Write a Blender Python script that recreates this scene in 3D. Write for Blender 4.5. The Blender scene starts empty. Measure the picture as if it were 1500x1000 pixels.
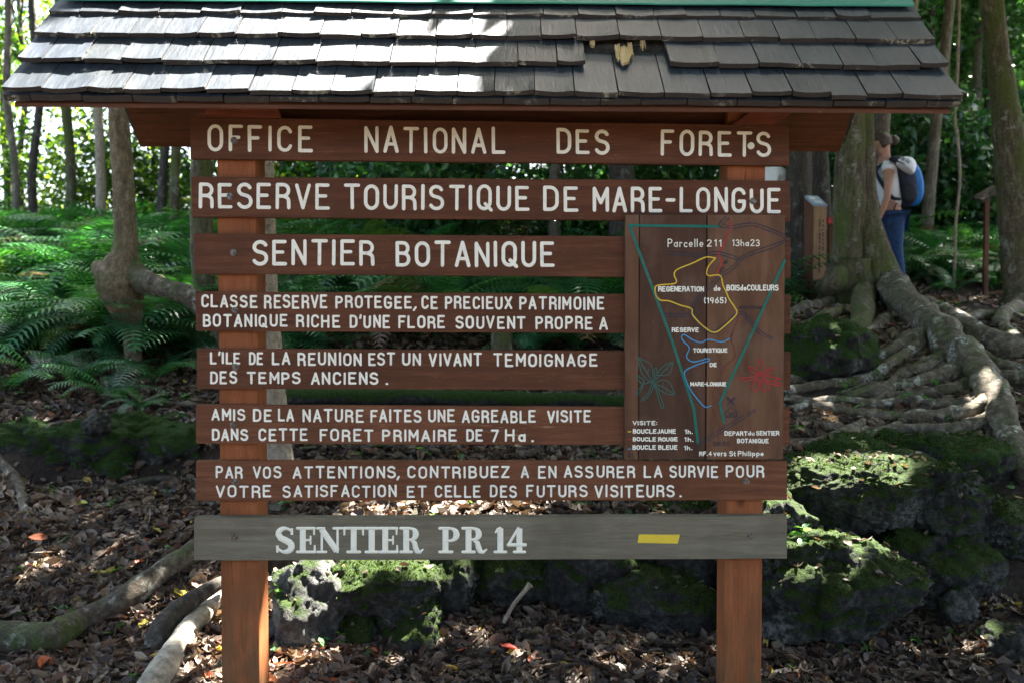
import bpy, bmesh, math, random
import numpy as np
from mathutils import Vector, Matrix, noise

# ------------------------------------------------------------------ camera, sky, sun, exposure
SC = bpy.context.scene
COL = SC.collection
F, CX, CY = 1400.0, 750.0, 500.0
PITCH = math.radians(-1.7)
CAM = Vector((0.0, 0.0, 1.5))
cam_d = bpy.data.cameras.new('camera')
cam_d.sensor_fit = 'HORIZONTAL'; cam_d.sensor_width = 36.0; cam_d.lens = 36.0*F/1500.0
cam_d.clip_start = 0.05; cam_d.clip_end = 600.0
cam_d.dof.use_dof = True; cam_d.dof.focus_distance = 3.6; cam_d.dof.aperture_fstop = 3.4
cam = bpy.data.objects.new('camera', cam_d); COL.objects.link(cam)
cam.location = CAM; cam.rotation_euler = (math.pi/2+PITCH, 0, 0)
SC.camera = cam

SUN = Vector((0.27, 0.42, 0.80)).normalized()          # direction towards the sun: behind the sign, to the right
ELEV = math.asin(SUN.z); AZ = math.atan2(SUN.x, SUN.y)
world = bpy.data.worlds.new('World'); SC.world = world; world.use_nodes = True
wn = world.node_tree; wn.nodes.clear()
sky = wn.nodes.new('ShaderNodeTexSky'); sky.sky_type = 'NISHITA'; sky.sun_disc = False
sky.sun_elevation = ELEV; sky.sun_rotation = AZ; sky.air_density = 0.8; sky.dust_density = 5.0; sky.ozone_density = 0.2
bg = wn.nodes.new('ShaderNodeBackground'); bg.inputs['Strength'].default_value = 0.05
wo = wn.nodes.new('ShaderNodeOutputWorld')
wn.links.new(sky.outputs[0], bg.inputs[0]); wn.links.new(bg.outputs[0], wo.inputs[0])
sun_d = bpy.data.lights.new('sun', 'SUN'); sun_d.energy = 5.0; sun_d.angle = math.radians(0.5); sun_d.color = (1.0, 0.95, 0.87)
sun = bpy.data.objects.new('sun', sun_d); COL.objects.link(sun)
sun.rotation_euler = SUN.to_track_quat('Z', 'Y').to_euler(); sun.location = (6, 8, 20)
SC.view_settings.view_transform = 'Standard'; SC.view_settings.look = 'None'
SC.view_settings.exposure = 4.27; SC.view_settings.gamma = 1.0
SC.render.engine = 'CYCLES'
SC.cycles.use_denoising = True
try: SC.cycles.denoiser = 'OPENIMAGEDENOISE'
except Exception: pass
SC.cycles.max_bounces = 7; SC.cycles.diffuse_bounces = 4; SC.cycles.glossy_bounces = 2
SC.cycles.transmission_bounces = 4; SC.cycles.transparent_max_bounces = 4
SC.cycles.sample_clamp_indirect = 6.0
SC.cycles.caustics_reflective = False; SC.cycles.caustics_refractive = False

random.seed(11); RNG = np.random.default_rng(11)
_fw = Vector((0, math.cos(PITCH), math.sin(PITCH))); _up = Vector((0, -math.sin(PITCH), math.cos(PITCH)))

def ray(px, py):
    return _fw*F + Vector((1, 0, 0))*(px-CX) + _up*(CY-py)
def W(px, py, y):
    v = ray(px, py); return CAM + v*(y/v.y)

# ------------------------------------------------------------------ numpy value noise and terrain height
def _hash(i, j, s):
    n = (i*374761393 + j*668265263 + s*1442695041) & 0xffffffff
    n = ((n ^ (n >> 13))*1274126177) & 0xffffffff
    return ((n ^ (n >> 16)) & 0xffff)/65535.0
def vnoise(x, y, s=0):
    x = np.asarray(x, float); y = np.asarray(y, float)
    i = np.floor(x).astype(np.int64); j = np.floor(y).astype(np.int64)
    u = x-i; v = y-j; u = u*u*(3-2*u); v = v*v*(3-2*v)
    a = _hash(i, j, s); b = _hash(i+1, j, s); c = _hash(i, j+1, s); d = _hash(i+1, j+1, s)
    return (a*(1-u)+b*u)*(1-v)+(c*(1-u)+d*u)*v - 0.5
def sstep(a, b, x):
    t = np.clip((x-a)/(b-a), 0, 1); return t*t*(3-2*t)
FARP = [(14, 2.35), (20, 3.2), (40, 5.6), (80, 9.5), (200, 18)]
P_L = np.array([(-60, 0), (3.6, 0), (4.3, .07), (5.0, .30), (5.7, .47), (5.95, .80), (7, 1.0), (8, 1.2), (10, 1.6)]+FARP)
P_C = np.array([(-60, 0), (3.6, 0), (4.35, .05), (4.62, .10), (4.8, .42), (5.2, .50), (6, .68), (6.6, .80), (6.75, .9), (7.4, 1.02), (8.2, 1.22), (10, 1.6)]+FARP)
P_R = np.array([(-60, 0), (3.6, 0), (4.3, .06), (4.6, .16), (4.85, .62), (5.5, .90), (6.5, 1.25), (7.5, 1.46), (10, 1.70)]+FARP)
def H(x, y):
    x = np.asarray(x, float); y = np.asarray(y, float)
    xs = x/np.maximum(y, 4.0)*4.4
    zl = np.interp(y, P_L[:, 0], P_L[:, 1]); zc = np.interp(y, P_C[:, 0], P_C[:, 1]); zr = np.interp(y, P_R[:, 0], P_R[:, 1])
    a = sstep(-1.42, -0.95, xs); b = sstep(0.9, 1.3, xs)
    z = zl*(1-a)+zc*a; z = z*(1-b)+zr*b
    k = sstep(3.0, 4.6, y)
    z = z + vnoise(x*.9, y*.9, 3)*.10*k + vnoise(x*2.3, y*2.3, 5)*.07*k + vnoise(x*6, y*6, 7)*.035
    z = z + vnoise(x*14, y*14, 9)*.018
    return z
def h1(x, y): return float(H(np.array([x]), np.array([y]))[0])
_ys = np.concatenate([np.arange(2.0, 12, .01), np.arange(12, 70, .05)])
def G(px, py):
    """the point of the ground seen at a pixel"""
    v = ray(px, py)
    xs = CAM.x+v.x/v.y*_ys; zs = CAM.z+v.z/v.y*_ys
    k = np.nonzero(zs < H(xs, _ys))[0]
    y = float(_ys[k[0]]) if len(k) else 30.0
    return CAM + v*(y/v.y)

# ------------------------------------------------------------------ objects, tags
def tag(o, label=None, cat=None, group=None, kind=None):
    if label: o['label'] = label
    if cat: o['category'] = cat
    if group: o['group'] = group
    if kind: o['kind'] = kind
    return o
def thing(name, loc, label, cat, group=None):
    o = bpy.data.objects.new(name, None); o.empty_display_size = .1; COL.objects.link(o)
    o.location = loc
    return tag(o, label, cat, group)
def world_loc(p):
    v = Vector((0, 0, 0))
    while p is not None:
        v += p.location; p = p.parent
    return v
def link_mesh(name, me, mats, parent=None, origin=None):
    if not isinstance(mats, (list, tuple)): mats = [mats]
    for m in mats: me.materials.append(m)
    o = bpy.data.objects.new(name, me); COL.objects.link(o)
    if parent is not None:
        o.parent = parent; off = world_loc(parent)
    else:
        n = len(me.vertices); a = np.empty(n*3); me.vertices.foreach_get('co', a); a = a.reshape(-1, 3)
        off = Vector(((a[:, 0].min()+a[:, 0].max())/2, (a[:, 1].min()+a[:, 1].max())/2, a[:, 2].min())) if origin is None else Vector(origin)
        o.location = off
    me.transform(Matrix.Translation(-off))
    return o
def np_mesh(name, V, faces, mats, parent=None, cols=None, smooth=False, origin=None, mi=None):
    """faces: one (n,k) array or a list of such arrays"""
    if isinstance(faces, np.ndarray): faces = [faces]
    me = bpy.data.meshes.new(name)
    V = np.ascontiguousarray(V, np.float32)
    me.vertices.add(len(V)); me.vertices.foreach_set('co', V.ravel())
    loops = np.concatenate([f.ravel() for f in faces]).astype(np.int32)
    starts = []; c = 0
    for f in faces:
        starts.append(c+np.arange(len(f))*f.shape[1]); c += f.size
    starts = np.concatenate(starts).astype(np.int32)
    me.loops.add(len(loops)); me.loops.foreach_set('vertex_index', loops)
    me.polygons.add(len(starts)); me.polygons.foreach_set('loop_start', starts)
    me.polygons.foreach_set('use_smooth', np.full(len(starts), bool(smooth)))
    if mi is not None: me.polygons.foreach_set('material_index', mi.astype(np.int32))
    me.update(calc_edges=True); me.validate()
    if cols is not None:
        ca = me.color_attributes.new('Col', 'FLOAT_COLOR', 'POINT')
        c4 = np.ones((len(V), 4), np.float32); c4[:, :3] = cols
        ca.data.foreach_set('color', c4.ravel())
    return link_mesh(name, me, mats, parent, origin)

class MB:
    def __init__(s): s.v = []; s.f = []; s.m = []; s.sm = []
    def add(s, vs, fs, m=0, smooth=False):
        b = len(s.v); s.v += [tuple(v) for v in vs]
        for f in fs: s.f.append([b+i for i in f]); s.m.append(m); s.sm.append(smooth)
    def extrude(s, pts, n, m=0):
        """closed outline pts (counter-clockwise seen from the front), extruded by vector n"""
        k = len(pts); n = Vector(n)
        vs = [Vector(p) for p in pts]+[Vector(p)+n for p in pts]
        fs = [list(range(k)), list(range(2*k-1, k-1, -1))]+[[i, i+k, (i+1) % k+k, (i+1) % k] for i in range(k)]
        s.add(vs, fs, m)
    def box(s, a, b, m=0):
        x0, y0, z0 = a; x1, y1, z1 = b
        s.extrude([(x0, y0, z0), (x1, y0, z0), (x1, y0, z1), (x0, y0, z1)], (0, y1-y0, 0), m)
    def tube(s, path, radii, seg=12, m=0, amp=0.0, fs_=3.0, flute=0.0, nfl=5, sx=1.0, seed=0, caps=True, fine=0.0):
        path = [Vector(p) for p in path]; n = len(path)
        t0 = (path[1]-path[0]).normalized()
        u = t0.orthogonal().normalized()
        if abs(t0.z) < .95: u = (Vector((0, 0, 1)).cross(t0)).normalized()
        else: u = Vector((1, 0, 0))
        vs = []
        for i in range(n):
            t = (path[min(i+1, n-1)]-path[max(i-1, 0)]).normalized()
            u = (u-t*u.dot(t)).normalized(); w = t.cross(u)
            for k in range(seg):
                a = 2*math.pi*k/seg
                d = u*math.cos(a)*sx+w*math.sin(a)
                r = radii[i]
                p = path[i]+d*r
                if amp:
                    q = p*fs_+Vector((seed*3.1, seed*1.7, 0))
                    r *= 1+amp*noise.noise(q)+amp*.5*noise.noise(q*2.3)
                if flute: r *= 1+flute*math.sin(nfl*a+seed+2*noise.noise(path[i]*1.5))*(.6+.6*noise.noise(p*2+Vector((seed, 0, 0))))
                if fine: r += fine*noise.noise(p*30)
                vs.append(path[i]+d*r)
        fs = [[i*seg+k, i*seg+(k+1) % seg, (i+1)*seg+(k+1) % seg, (i+1)*seg+k] for i in range(n-1) for k in range(seg)]
        if caps:
            fs.append([k for k in range(seg-1, -1, -1)]); fs.append([(n-1)*seg+k for k in range(seg)])
        s.add(vs, fs, m, True)
    def build(s, name, mats, parent=None, origin=None, bevel=0.0):
        me = bpy.data.meshes.new(name); me.from_pydata(s.v, [], s.f)
        me.polygons.foreach_set('material_index', s.m); me.polygons.foreach_set('use_smooth', s.sm)
        me.update()
        if bevel:
            bm = bmesh.new(); bm.from_mesh(me)
            bmesh.ops.recalc_face_normals(bm, faces=bm.faces)
            bmesh.ops.bevel(bm, geom=[e for e in bm.edges], offset=bevel, segments=2, affect='EDGES', profile=.6)
            bm.to_mesh(me); bm.free()
        return link_mesh(name, me, mats, parent, origin)

def catmull(pts, n=6):
    P = [Vector(p) for p in pts]; P = [P[0]*2-P[1]]+P+[P[-1]*2-P[-2]]
    out = []
    for i in range(1, len(P)-2):
        for k in range(n):
            t = k/n; a, b, c, d = P[i-1], P[i], P[i+1], P[i+2]
            out.append(.5*((2*b)+(c-a)*t+(2*a-5*b+4*c-d)*t*t+(3*b-a-3*c+d)*t**3))
    out.append(P[-2]); return out
def lerp_list(vals, n):
    return list(np.interp(np.linspace(0, len(vals)-1, n), range(len(vals)), vals))

# ------------------------------------------------------------------ materials
def nmat(name):
    m = bpy.data.materials.new(name); m.use_nodes = True; nt = m.node_tree; nt.nodes.clear()
    out = nt.nodes.new('ShaderNodeOutputMaterial'); return m, nt, out
def setin(nt, sock, v):
    if isinstance(v, bpy.types.NodeSocket): nt.links.new(v, sock)
    else:
        if isinstance(v, (tuple, list)) and len(v) == 3 and sock.type == 'RGBA': v = (*v, 1)
        sock.default_value = v
def nd(nt, typ, _p=None, **kw):
    n = nt.nodes.new('ShaderNode'+typ)
    for k, v in (_p or {}).items(): setattr(n, k, v)
    for k, v in kw.items():
        k = k.replace('_', ' ')
        setin(nt, n.inputs[int(k[1:])] if k[0] == 'i' and k[1:].isdigit() else n.inputs[k], v)
    return n
def objco(nt, scale=(1, 1, 1), loc=(0, 0, 0), rnd=True):
    tc = nd(nt, 'TexCoord'); co = tc.outputs['Object']
    if rnd:
        oi = nd(nt, 'ObjectInfo')
        r = nd(nt, 'Math', {'operation': 'MULTIPLY'}, i0=oi.outputs['Random'], i1=37.0)
        co = nd(nt, 'VectorMath', {'operation': 'ADD'}, i0=co, i1=r.outputs[0]).outputs[0]
    return nd(nt, 'Mapping', Vector=co, Scale=scale, Location=loc).outputs[0]
def noi(nt, co, scale, detail=4, rough=.55, dist=0.0):
    return nd(nt, 'TexNoise', Vector=co, Scale=scale, Detail=detail, Roughness=rough, Distortion=dist).outputs['Fac']
def ramp(nt, fac, stops):
    r = nd(nt, 'ValToRGB', Fac=fac); e = r.color_ramp.elements
    while len(e) < len(stops): e.new(.5)
    for i, (p, c) in enumerate(stops):
        e[i].position = p; e[i].color = (*c, 1) if len(c) == 3 else c
    return r.outputs[0]
def vramp(nt, fac, a, b): return nd(nt, 'MapRange', {'clamp': True}, Value=fac, From_Min=a, From_Max=b).outputs[0]
def mix(nt, f, a, b, mode='MIX'):
    n = nd(nt, 'MixRGB', {'blend_type': mode}); setin(nt, n.inputs[0], f); setin(nt, n.inputs[1], a); setin(nt, n.inputs[2], b); return n.outputs[0]
def mth(nt, op, a, b=0.0):
    n = nd(nt, 'Math', {'operation': op}); setin(nt, n.inputs[0], a); setin(nt, n.inputs[1], b); return n.outputs[0]
def bump(nt, h, strength=.3, dist=.01, normal=None):
    n = nd(nt, 'Bump', Strength=strength, Distance=dist, Height=h)
    if normal is not None: nt.links.new(normal, n.inputs['Normal'])
    return n.outputs[0]
def princ(nt, out, base, rough=.6, normal=None, spec=.5, metal=0.0):
    p = nd(nt, 'BsdfPrincipled', Base_Color=base, Roughness=rough, Metallic=metal)
    p.inputs['Specular IOR Level'].default_value = spec
    if normal is not None: nt.links.new(normal, p.inputs['Normal'])
    nt.links.new(p.outputs[0], out.inputs[0]); return p

def wood(name, dark, mid, light, grain=(1.2, 14, 22), axis='X', rough=.62, scratch=.25, wear=(.34, .2, .12), bumpk=.25, foot=False):
    m, nt, out = nmat(name)
    sc = grain if axis == 'X' else (grain[1], grain[2], grain[0])
    co = objco(nt, sc)
    a = noi(nt, co, 2.0, 6, .6, .6); b = noi(nt, objco(nt, tuple(3*v for v in sc)), 4.0, 5, .65)
    g = mth(nt, 'ADD', mth(nt, 'MULTIPLY', a, .65), mth(nt, 'MULTIPLY', b, .35))
    c = ramp(nt, g, [(.32, dark), (.5, mid), (.68, light)])
    pat = noi(nt, objco(nt, (1, 1, 1)), 3.2, 4, .6)
    c = mix(nt, vramp(nt, pat, .45, .75), c, tuple(v*.66 for v in mid), 'MIX')
    s1 = noi(nt, objco(nt, (3, 60, 90) if axis == 'X' else (60, 90, 3)), 3.0, 3, .7)
    s2 = noi(nt, objco(nt, (1, 1, 1), (5, 2, 1)), 5.0, 3)
    sc_f = mth(nt, 'MULTIPLY', mth(nt, 'MULTIPLY', vramp(nt, s1, .60, .72), vramp(nt, s2, .48, .62)), scratch)
    c = mix(nt, sc_f, c, wear)
    ck = noi(nt, objco(nt, (1.1, 30, 40) if axis == 'X' else (30, 40, 1.1)), 2.2, 4, .6)
    c = mix(nt, mth(nt, 'MULTIPLY', vramp(nt, ck, .66, .70), .55), c, tuple(v*.22 for v in dark))       # drying checks
    if foot:                                                  # green and grey staining that rises from the soil
        zz_ = nd(nt, 'SeparateXYZ', Vector=nd(nt, 'TexCoord').outputs['Object']).outputs[2]
        st = mth(nt, 'MULTIPLY', nd(nt, 'MapRange', {'clamp': True}, Value=zz_, From_Min=.75, From_Max=.1).outputs[0], vramp(nt, noi(nt, objco(nt, (4, 4, 1.4)), 4.0, 5, .65), .42, .62))
        c = mix(nt, mth(nt, 'MULTIPLY', st, .6), c, (.075, .07, .035))
        kn = nd(nt, 'TexVoronoi', Vector=objco(nt, (5.5, 5.5, 2.2)), Scale=1.0).outputs['Distance']
        c = mix(nt, mth(nt, 'MULTIPLY', nd(nt, 'MapRange', {'clamp': True}, Value=kn, From_Min=.13, From_Max=.07).outputs[0], .8), c, tuple(v*.3 for v in dark))
    spk = noi(nt, objco(nt), 160.0, 2)
    c = mix(nt, mth(nt, 'MULTIPLY', vramp(nt, spk, .70, .78), .35), c, (.45, .36, .28))
    princ(nt, out, c, mth(nt, 'ADD', rough-.1, mth(nt, 'MULTIPLY', a, .2)), bump(nt, g, bumpk, .004), .16)
    return m
M = {}
M['board'] = wood('stained_board', (.062, .022, .010), (.102, .037, .0165), (.155, .060, .029), scratch=.5)
M['board_low'] = wood('lit_worn_board', (.088, .032, .0145), (.145, .054, .024), (.21, .084, .041), scratch=.9, wear=(.38, .21, .11))  # lighter, more orange base paints bounce light on lower planks; scratches are wear
M['post'] = wood('post_wood', (.16, .049, .016), (.255, .081, .027), (.335, .12, .047), axis='Z', scratch=.3, wear=(.42, .24, .13), foot=True)
M['beam'] = wood('beam_wood', (.10, .03, .015), (.16, .046, .023), (.22, .07, .036), rough=.55)
M['grey_board'] = wood('grey_weathered_board', (.11, .093, .060), (.17, .145, .098), (.24, .21, .15), scratch=.6, wear=(.3, .27, .22), rough=.75)
M['rot'] = wood('splintered_wood', (.30, .17, .07), (.5, .36, .17), (.68, .56, .33), grain=(20, 3, 3), axis='X', rough=.85, scratch=0)

def map_wood():
    m, nt, out = nmat('map_panel_wood')
    a = noi(nt, objco(nt, (9, 9, 1.6)), 2.0, 6, .6, .5)
    c = ramp(nt, a, [(.3, (.080, .039, .022)), (.5, (.115, .057, .032)), (.7, (.155, .082, .048))])
    c = mix(nt, 1.0, c, nd(nt, 'Attribute', {'attribute_name': 'Col'}).outputs['Color'], 'MULTIPLY')
    p = noi(nt, objco(nt), 5.0, 4, .6)
    c = mix(nt, mth(nt, 'MULTIPLY', vramp(nt, p, .5, .72), .35), c, (.20, .13, .09))
    s1 = noi(nt, objco(nt, (40, 30, 12)), 6.0, 3, .7)
    c = mix(nt, mth(nt, 'MULTIPLY', vramp(nt, s1, .66, .76), .3), c, (.36, .28, .2))
    princ(nt, out, c, .62, bump(nt, a, .2, .003), .15); return m
M['map'] = map_wood()

def paint(name, col, rough=.55, dirt=.35, dcol=(.25, .2, .14), bumpk=.1):
    m, nt, out = nmat(name)
    n1 = noi(nt, objco(nt), 40.0, 5, .65); n2 = noi(nt, objco(nt), 6.0, 3)
    f = mth(nt, 'MULTIPLY', mth(nt, 'MULTIPLY', vramp(nt, n1, .48, .72), vramp(nt, n2, .35, .7)), dirt)
    princ(nt, out, mix(nt, f, col, dcol), rough, bump(nt, n1, bumpk, .002), .25)
    return m
M['white'] = paint('letter_white', (.86, .83, .70), dirt=.4)
M['white2'] = paint('letter_white_clean', (.88, .83, .66), dirt=.3, dcol=(.35, .36, .36))
M['green_line'] = paint('map_green', (.006, .125, .092)); M['yellow_line'] = paint('map_yellow', (.68, .46, .035))
M['blue_line'] = paint('map_blue', (.06, .28, .5), dirt=.1); M['navy_line'] = paint('map_navy', (.022, .028, .048))
M['red_line'] = paint('map_red', (.38, .022, .025), dirt=.2); M['darkred_line'] = paint('map_dark_red', (.15, .026, .018))
M['leafgreen_line'] = paint('map_leaf_green', (.025, .12, .095), dirt=.2); M['black_line'] = paint('map_black', (.014, .011, .01))
M['yellow_bar'] = paint('marker_yellow', (.72, .52, .04), dirt=.2)
M['ridge_green'] = paint('ridge_green_paint', (.03, .20, .14), rough=.5, dirt=.6, dcol=(.05, .13, .10))

def steel():
    m, nt, out = nmat('galvanised_bolt')
    n = noi(nt, objco(nt), 120, 3)
    princ(nt, out, ramp(nt, n, [(.35, (.06, .045, .035)), (.65, (.22, .19, .16))]), .5, None, .5, .7); return m
M['bolt'] = steel()

def shingle():
    m, nt, out = nmat('weathered_shingle')
    at = nd(nt, 'Attribute', {'attribute_name': 'Col'}).outputs['Color']
    co = objco(nt, (16, 2.2, 2.2), rnd=False); a = noi(nt, co, 4.0, 6, .65, .3)
    c = ramp(nt, a, [(.28, (.011, .016, .023)), (.5, (.021, .029, .039)), (.72, (.043, .054, .067))])
    c = mix(nt, 1.0, c, at, 'MULTIPLY')
    geo = nd(nt, 'NewGeometry').outputs['True Normal']
    nyz = nd(nt, 'SeparateXYZ', Vector=geo)
    butt = vramp(nt, mth(nt, 'MULTIPLY', nyz.outputs[2], -1.0), -.3, .1)      # the sawn lower ends
    c = mix(nt, mth(nt, 'MULTIPLY', butt, .8), c, (.038, .029, .023))
    l1 = noi(nt, objco(nt, (1, 1, 1), rnd=False), 9.0, 3, .6); l2 = noi(nt, objco(nt, rnd=False), 55.0, 4, .7)
    lich = mth(nt, 'MULTIPLY', vramp(nt, l1, .55, .66), vramp(nt, l2, .47, .56))
    c = mix(nt, mth(nt, 'MULTIPLY', lich, mth(nt, 'ADD', mth(nt, 'MULTIPLY', butt, .85), .05)), c, (.34, .33, .25))
    princ(nt, out, c, mth(nt, 'ADD', .42, mth(nt, 'MULTIPLY', a, .18)), bump(nt, a, .35, .006), .42); return m
M['shingle'] = shingle()

def rockmat(name, mossk=.5, base=((.008, .008, .008), (.024, .024, .022), (.085, .085, .075)), moss=((.008, .018, .003), (.040, .070, .008))):
    m, nt, out = nmat(name)
    co = objco(nt); a = noi(nt, co, 7, 8, .65); b = noi(nt, co, 38, 6, .7)
    c = ramp(nt, mth(nt, 'ADD', mth(nt, 'MULTIPLY', a, .5), mth(nt, 'MULTIPLY', b, .5)), [(.36, base[0]), (.5, base[1]), (.64, base[2])])
    pale = mth(nt, 'MULTIPLY', vramp(nt, noi(nt, co, 4.0, 4), .54, .66), vramp(nt, b, .44, .58))
    c = mix(nt, mth(nt, 'MULTIPLY', pale, .6), c, (.20, .21, .18))
    nz = nd(nt, 'SeparateXYZ', Vector=nd(nt, 'NewGeometry').outputs['Normal']).outputs[2]
    g = mth(nt, 'ADD', mth(nt, 'MULTIPLY', nz, .28), noi(nt, co, 3.6, 5, .62))
    g = mth(nt, 'ADD', g, mth(nt, 'MULTIPLY', b, .18))
    mf = vramp(nt, g, .86-mossk*.4, .98-mossk*.4)
    mn = noi(nt, co, 120, 4, .7)
    mc = ramp(nt, mn, [(.35, moss[0]), (.66, moss[1])])
    c = mix(nt, mf, c, mc)
    hgt = mth(nt, 'ADD', mth(nt, 'MULTIPLY', mn, mf), mth(nt, 'MULTIPLY', b, 1.2))
    princ(nt, out, c, mth(nt, 'ADD', .72, mth(nt, 'MULTIPLY', mf, .2)), bump(nt, hgt, 1.0, .022), .18); return m
M['rock'] = rockmat('mossy_basalt', .62); M['rock_dry'] = rockmat('basalt_with_moss_cap', .22, base=((.02, .02, .018), (.06, .06, .054), (.17, .17, .15))); M['rock_black'] = rockmat('black_basalt', .02)
M['mossbank'] = rockmat('moss_bank', .9, moss=((.010, .026, .004), (.040, .085, .010)))

def bark(name, dark, mid, light, mossk=.3, lich=.3, vert=(5, 5, 1.1), moss=((.02, .035, .006), (.07, .10, .018))):
    m, nt, out = nmat(name)
    a = noi(nt, objco(nt, vert), 6, 7, .65, .4); b = noi(nt, objco(nt), 45, 5, .7)
    c = ramp(nt, mth(nt, 'ADD', mth(nt, 'MULTIPLY', a, .6), mth(nt, 'MULTIPLY', b, .4)), [(.34, dark), (.5, mid), (.66, light)])
    l = mth(nt, 'MULTIPLY', vramp(nt, noi(nt, objco(nt, (1, 1, .7)), 8.0, 4, .6), .56, .64), vramp(nt, b, .42, .55))
    c = mix(nt, mth(nt, 'MULTIPLY', l, lich), c, (.42, .43, .37))
    mo = mth(nt, 'ADD', noi(nt, objco(nt, (1, 1, .45)), 4.5, 5, .65), mth(nt, 'MULTIPLY', b, .25))
    mf = vramp(nt, mo, .86-mossk*.5, 1.0-mossk*.5)
    mn = noi(nt, objco(nt), 110, 3, .7)
    c = mix(nt, mth(nt, 'MULTIPLY', mf, .85), c, ramp(nt, mn, [(.35, moss[0]), (.65, moss[1])]))
    princ(nt, out, c, .85, bump(nt, mth(nt, 'ADD', a, mth(nt, 'MULTIPLY', b, .5)), .7, .02), .2); return m
M['bark'] = bark('brown_bark', (.05, .04, .03), (.12, .10, .075), (.22, .19, .15), .3)
M['bark_moss'] = bark('mossy_bark', (.026, .022, .014), (.08, .066, .04), (.19, .16, .105), .55, .4, moss=((.025, .04, .007), (.10, .125, .025)))
M['bark_knee'] = bark('knee_bark', (.045, .034, .02), (.13, .098, .058), (.25, .205, .135), .34, .3, vert=(4, 4, 1.6))
M['bark_pale'] = bark('pale_bark', (.13, .105, .075), (.27, .225, .165), (.42, .36, .27), .02, .3, vert=(7, 7, 3))
M['bark_dark'] = bark('dark_bark', (.022, .018, .014), (.05, .042, .033), (.10, .088, .07), .3)
M['root'] = bark('root_bark', (.028, .023, .016), (.085, .07, .05), (.22, .195, .15), .42, .75, vert=(3, 3, 3))
M['root_dark'] = bark('mossy_root_bark', (.02, .016, .011), (.06, .048, .033), (.15, .13, .10), .5, .55, vert=(3, 3, 3))
M['root_pale'] = bark('pale_root_bark', (.14, .12, .09), (.32, .29, .23), (.5, .47, .4), .12, .6, vert=(3, 3, 3))

def leafmat(name, rough=.42, trans=.4, tint=(1.5, 1.6, .55), spec=.5):
    m, nt, out = nmat(name)
    at = nd(nt, 'Attribute', {'attribute_name': 'Col'}).outputs['Color']
    oi = nd(nt, 'ObjectInfo').outputs['Random']
    at = mix(nt, 1.0, at, ramp(nt, oi, [(0, (.8, .85, .8)), (.5, (1, 1, 1)), (1, (1.15, 1.1, .95))]), 'MULTIPLY')
    n = noi(nt, objco(nt), 25, 3)
    at = mix(nt, vramp(nt, n, .4, .8), at, mix(nt, 1.0, at, (.7, .72, .7), 'MULTIPLY'))
    p = nd(nt, 'BsdfPrincipled', Base_Color=at, Roughness=rough); p.inputs['Specular IOR Level'].default_value = spec
    t = nd(nt, 'BsdfTranslucent', Color=mix(nt, 1.0, at, tint, 'MULTIPLY'))
    ms = nd(nt, 'MixShader'); ms.inputs[0].default_value = trans
    nt.links.new(p.outputs[0], ms.inputs[1]); nt.links.new(t.outputs[0], ms.inputs[2]); nt.links.new(ms.outputs[0], out.inputs[0]); return m
M['leaf'] = leafmat('green_leaf', trans=.5, tint=(1.9, 1.9, .5)); M['moss'] = leafmat('moss_tuft', .8, .25, (1.4, 1.5, .5), .1); M['fern'] = leafmat('fern_leaf', .38, .3, (1.4, 1.6, .5))
M['leaf_dark'] = leafmat('glossy_leaf', .3, .3, (1.5, 1.8, .8), .6)
M['litter'] = leafmat('dead_leaf', .6, .12, (1.3, 1.0, .6), .35)

def soil():
    m, nt, out = nmat('forest_soil')
    co = objco(nt, rnd=False); a = noi(nt, co, 3, 8, .7); b = noi(nt, co, 40, 5, .7)
    c = ramp(nt, mth(nt, 'ADD', mth(nt, 'MULTIPLY', a, .5), mth(nt, 'MULTIPLY', b, .5)), [(.35, (.012, .009, .007)), (.5, (.032, .024, .018)), (.66, (.075, .056, .042))])
    g = vramp(nt, noi(nt, co, 1.3, 5, .6), .60, .70)
    c = mix(nt, mth(nt, 'MULTIPLY', g, .6), c, (.03, .045, .01))
    princ(nt, out, c, .95, bump(nt, mth(nt, 'ADD', a, b), .9, .03), .15); return m
M['soil'] = soil(); M['trail'] = None
def trail():  # dirt colour of the unseen sheet added for bounce light
    m, nt, out = nmat('bounce_dirt')
    co = objco(nt, rnd=False); a = noi(nt, co, 5, 8, .7); b = noi(nt, co, 60, 5, .7)
    c = ramp(nt, mth(nt, 'ADD', mth(nt, 'MULTIPLY', a, .5), mth(nt, 'MULTIPLY', b, .5)), [(.35, (.07, .056, .042)), (.5, (.125, .102, .077)), (.66, (.18, .15, .115))])
    princ(nt, out, c, .95, bump(nt, mth(nt, 'ADD', a, b), .7, .02), .15); return m
M['trail'] = trail()
def plain(name, col, rough=.7, var=.25, sc=30, bk=.15, spec=.3):
    m, nt, out = nmat(name)
    n = noi(nt, objco(nt), sc, 5, .6)
    princ(nt, out, ramp(nt, n, [(.3, tuple(v*(1-var) for v in col)), (.7, tuple(min(1, v*(1+var)) for v in col))]), rough, bump(nt, n, bk, .01), spec); return m
M['skin'] = plain('skin', (.42, .22, .15), .55, .12); M['hair'] = plain('brown_hair', (.07, .045, .032), .5, .5, 90, .6)
M['shirt'] = plain('white_cotton', (.8, .82, .85), .85, .06, 12, .3); M['denim'] = plain('blue_denim', (.022, .055, .14), .85, .35, 40, .4)
M['pack_dark'] = plain('navy_nylon', (.012, .018, .038), .6, .3, 30, .3); M['pack_blue'] = plain('blue_nylon', (.012, .16, .48), .55, .2, 20, .3)
M['dark_cloth'] = plain('dark_cloth', (.025, .028, .035), .8); M['boot'] = plain('boot_leather', (.04, .03, .022), .6)
M['pillar'] = wood('pillar_wood', (.15, .08, .036), (.26, .15, .072), (.37, .23, .12), axis='Z')
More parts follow.
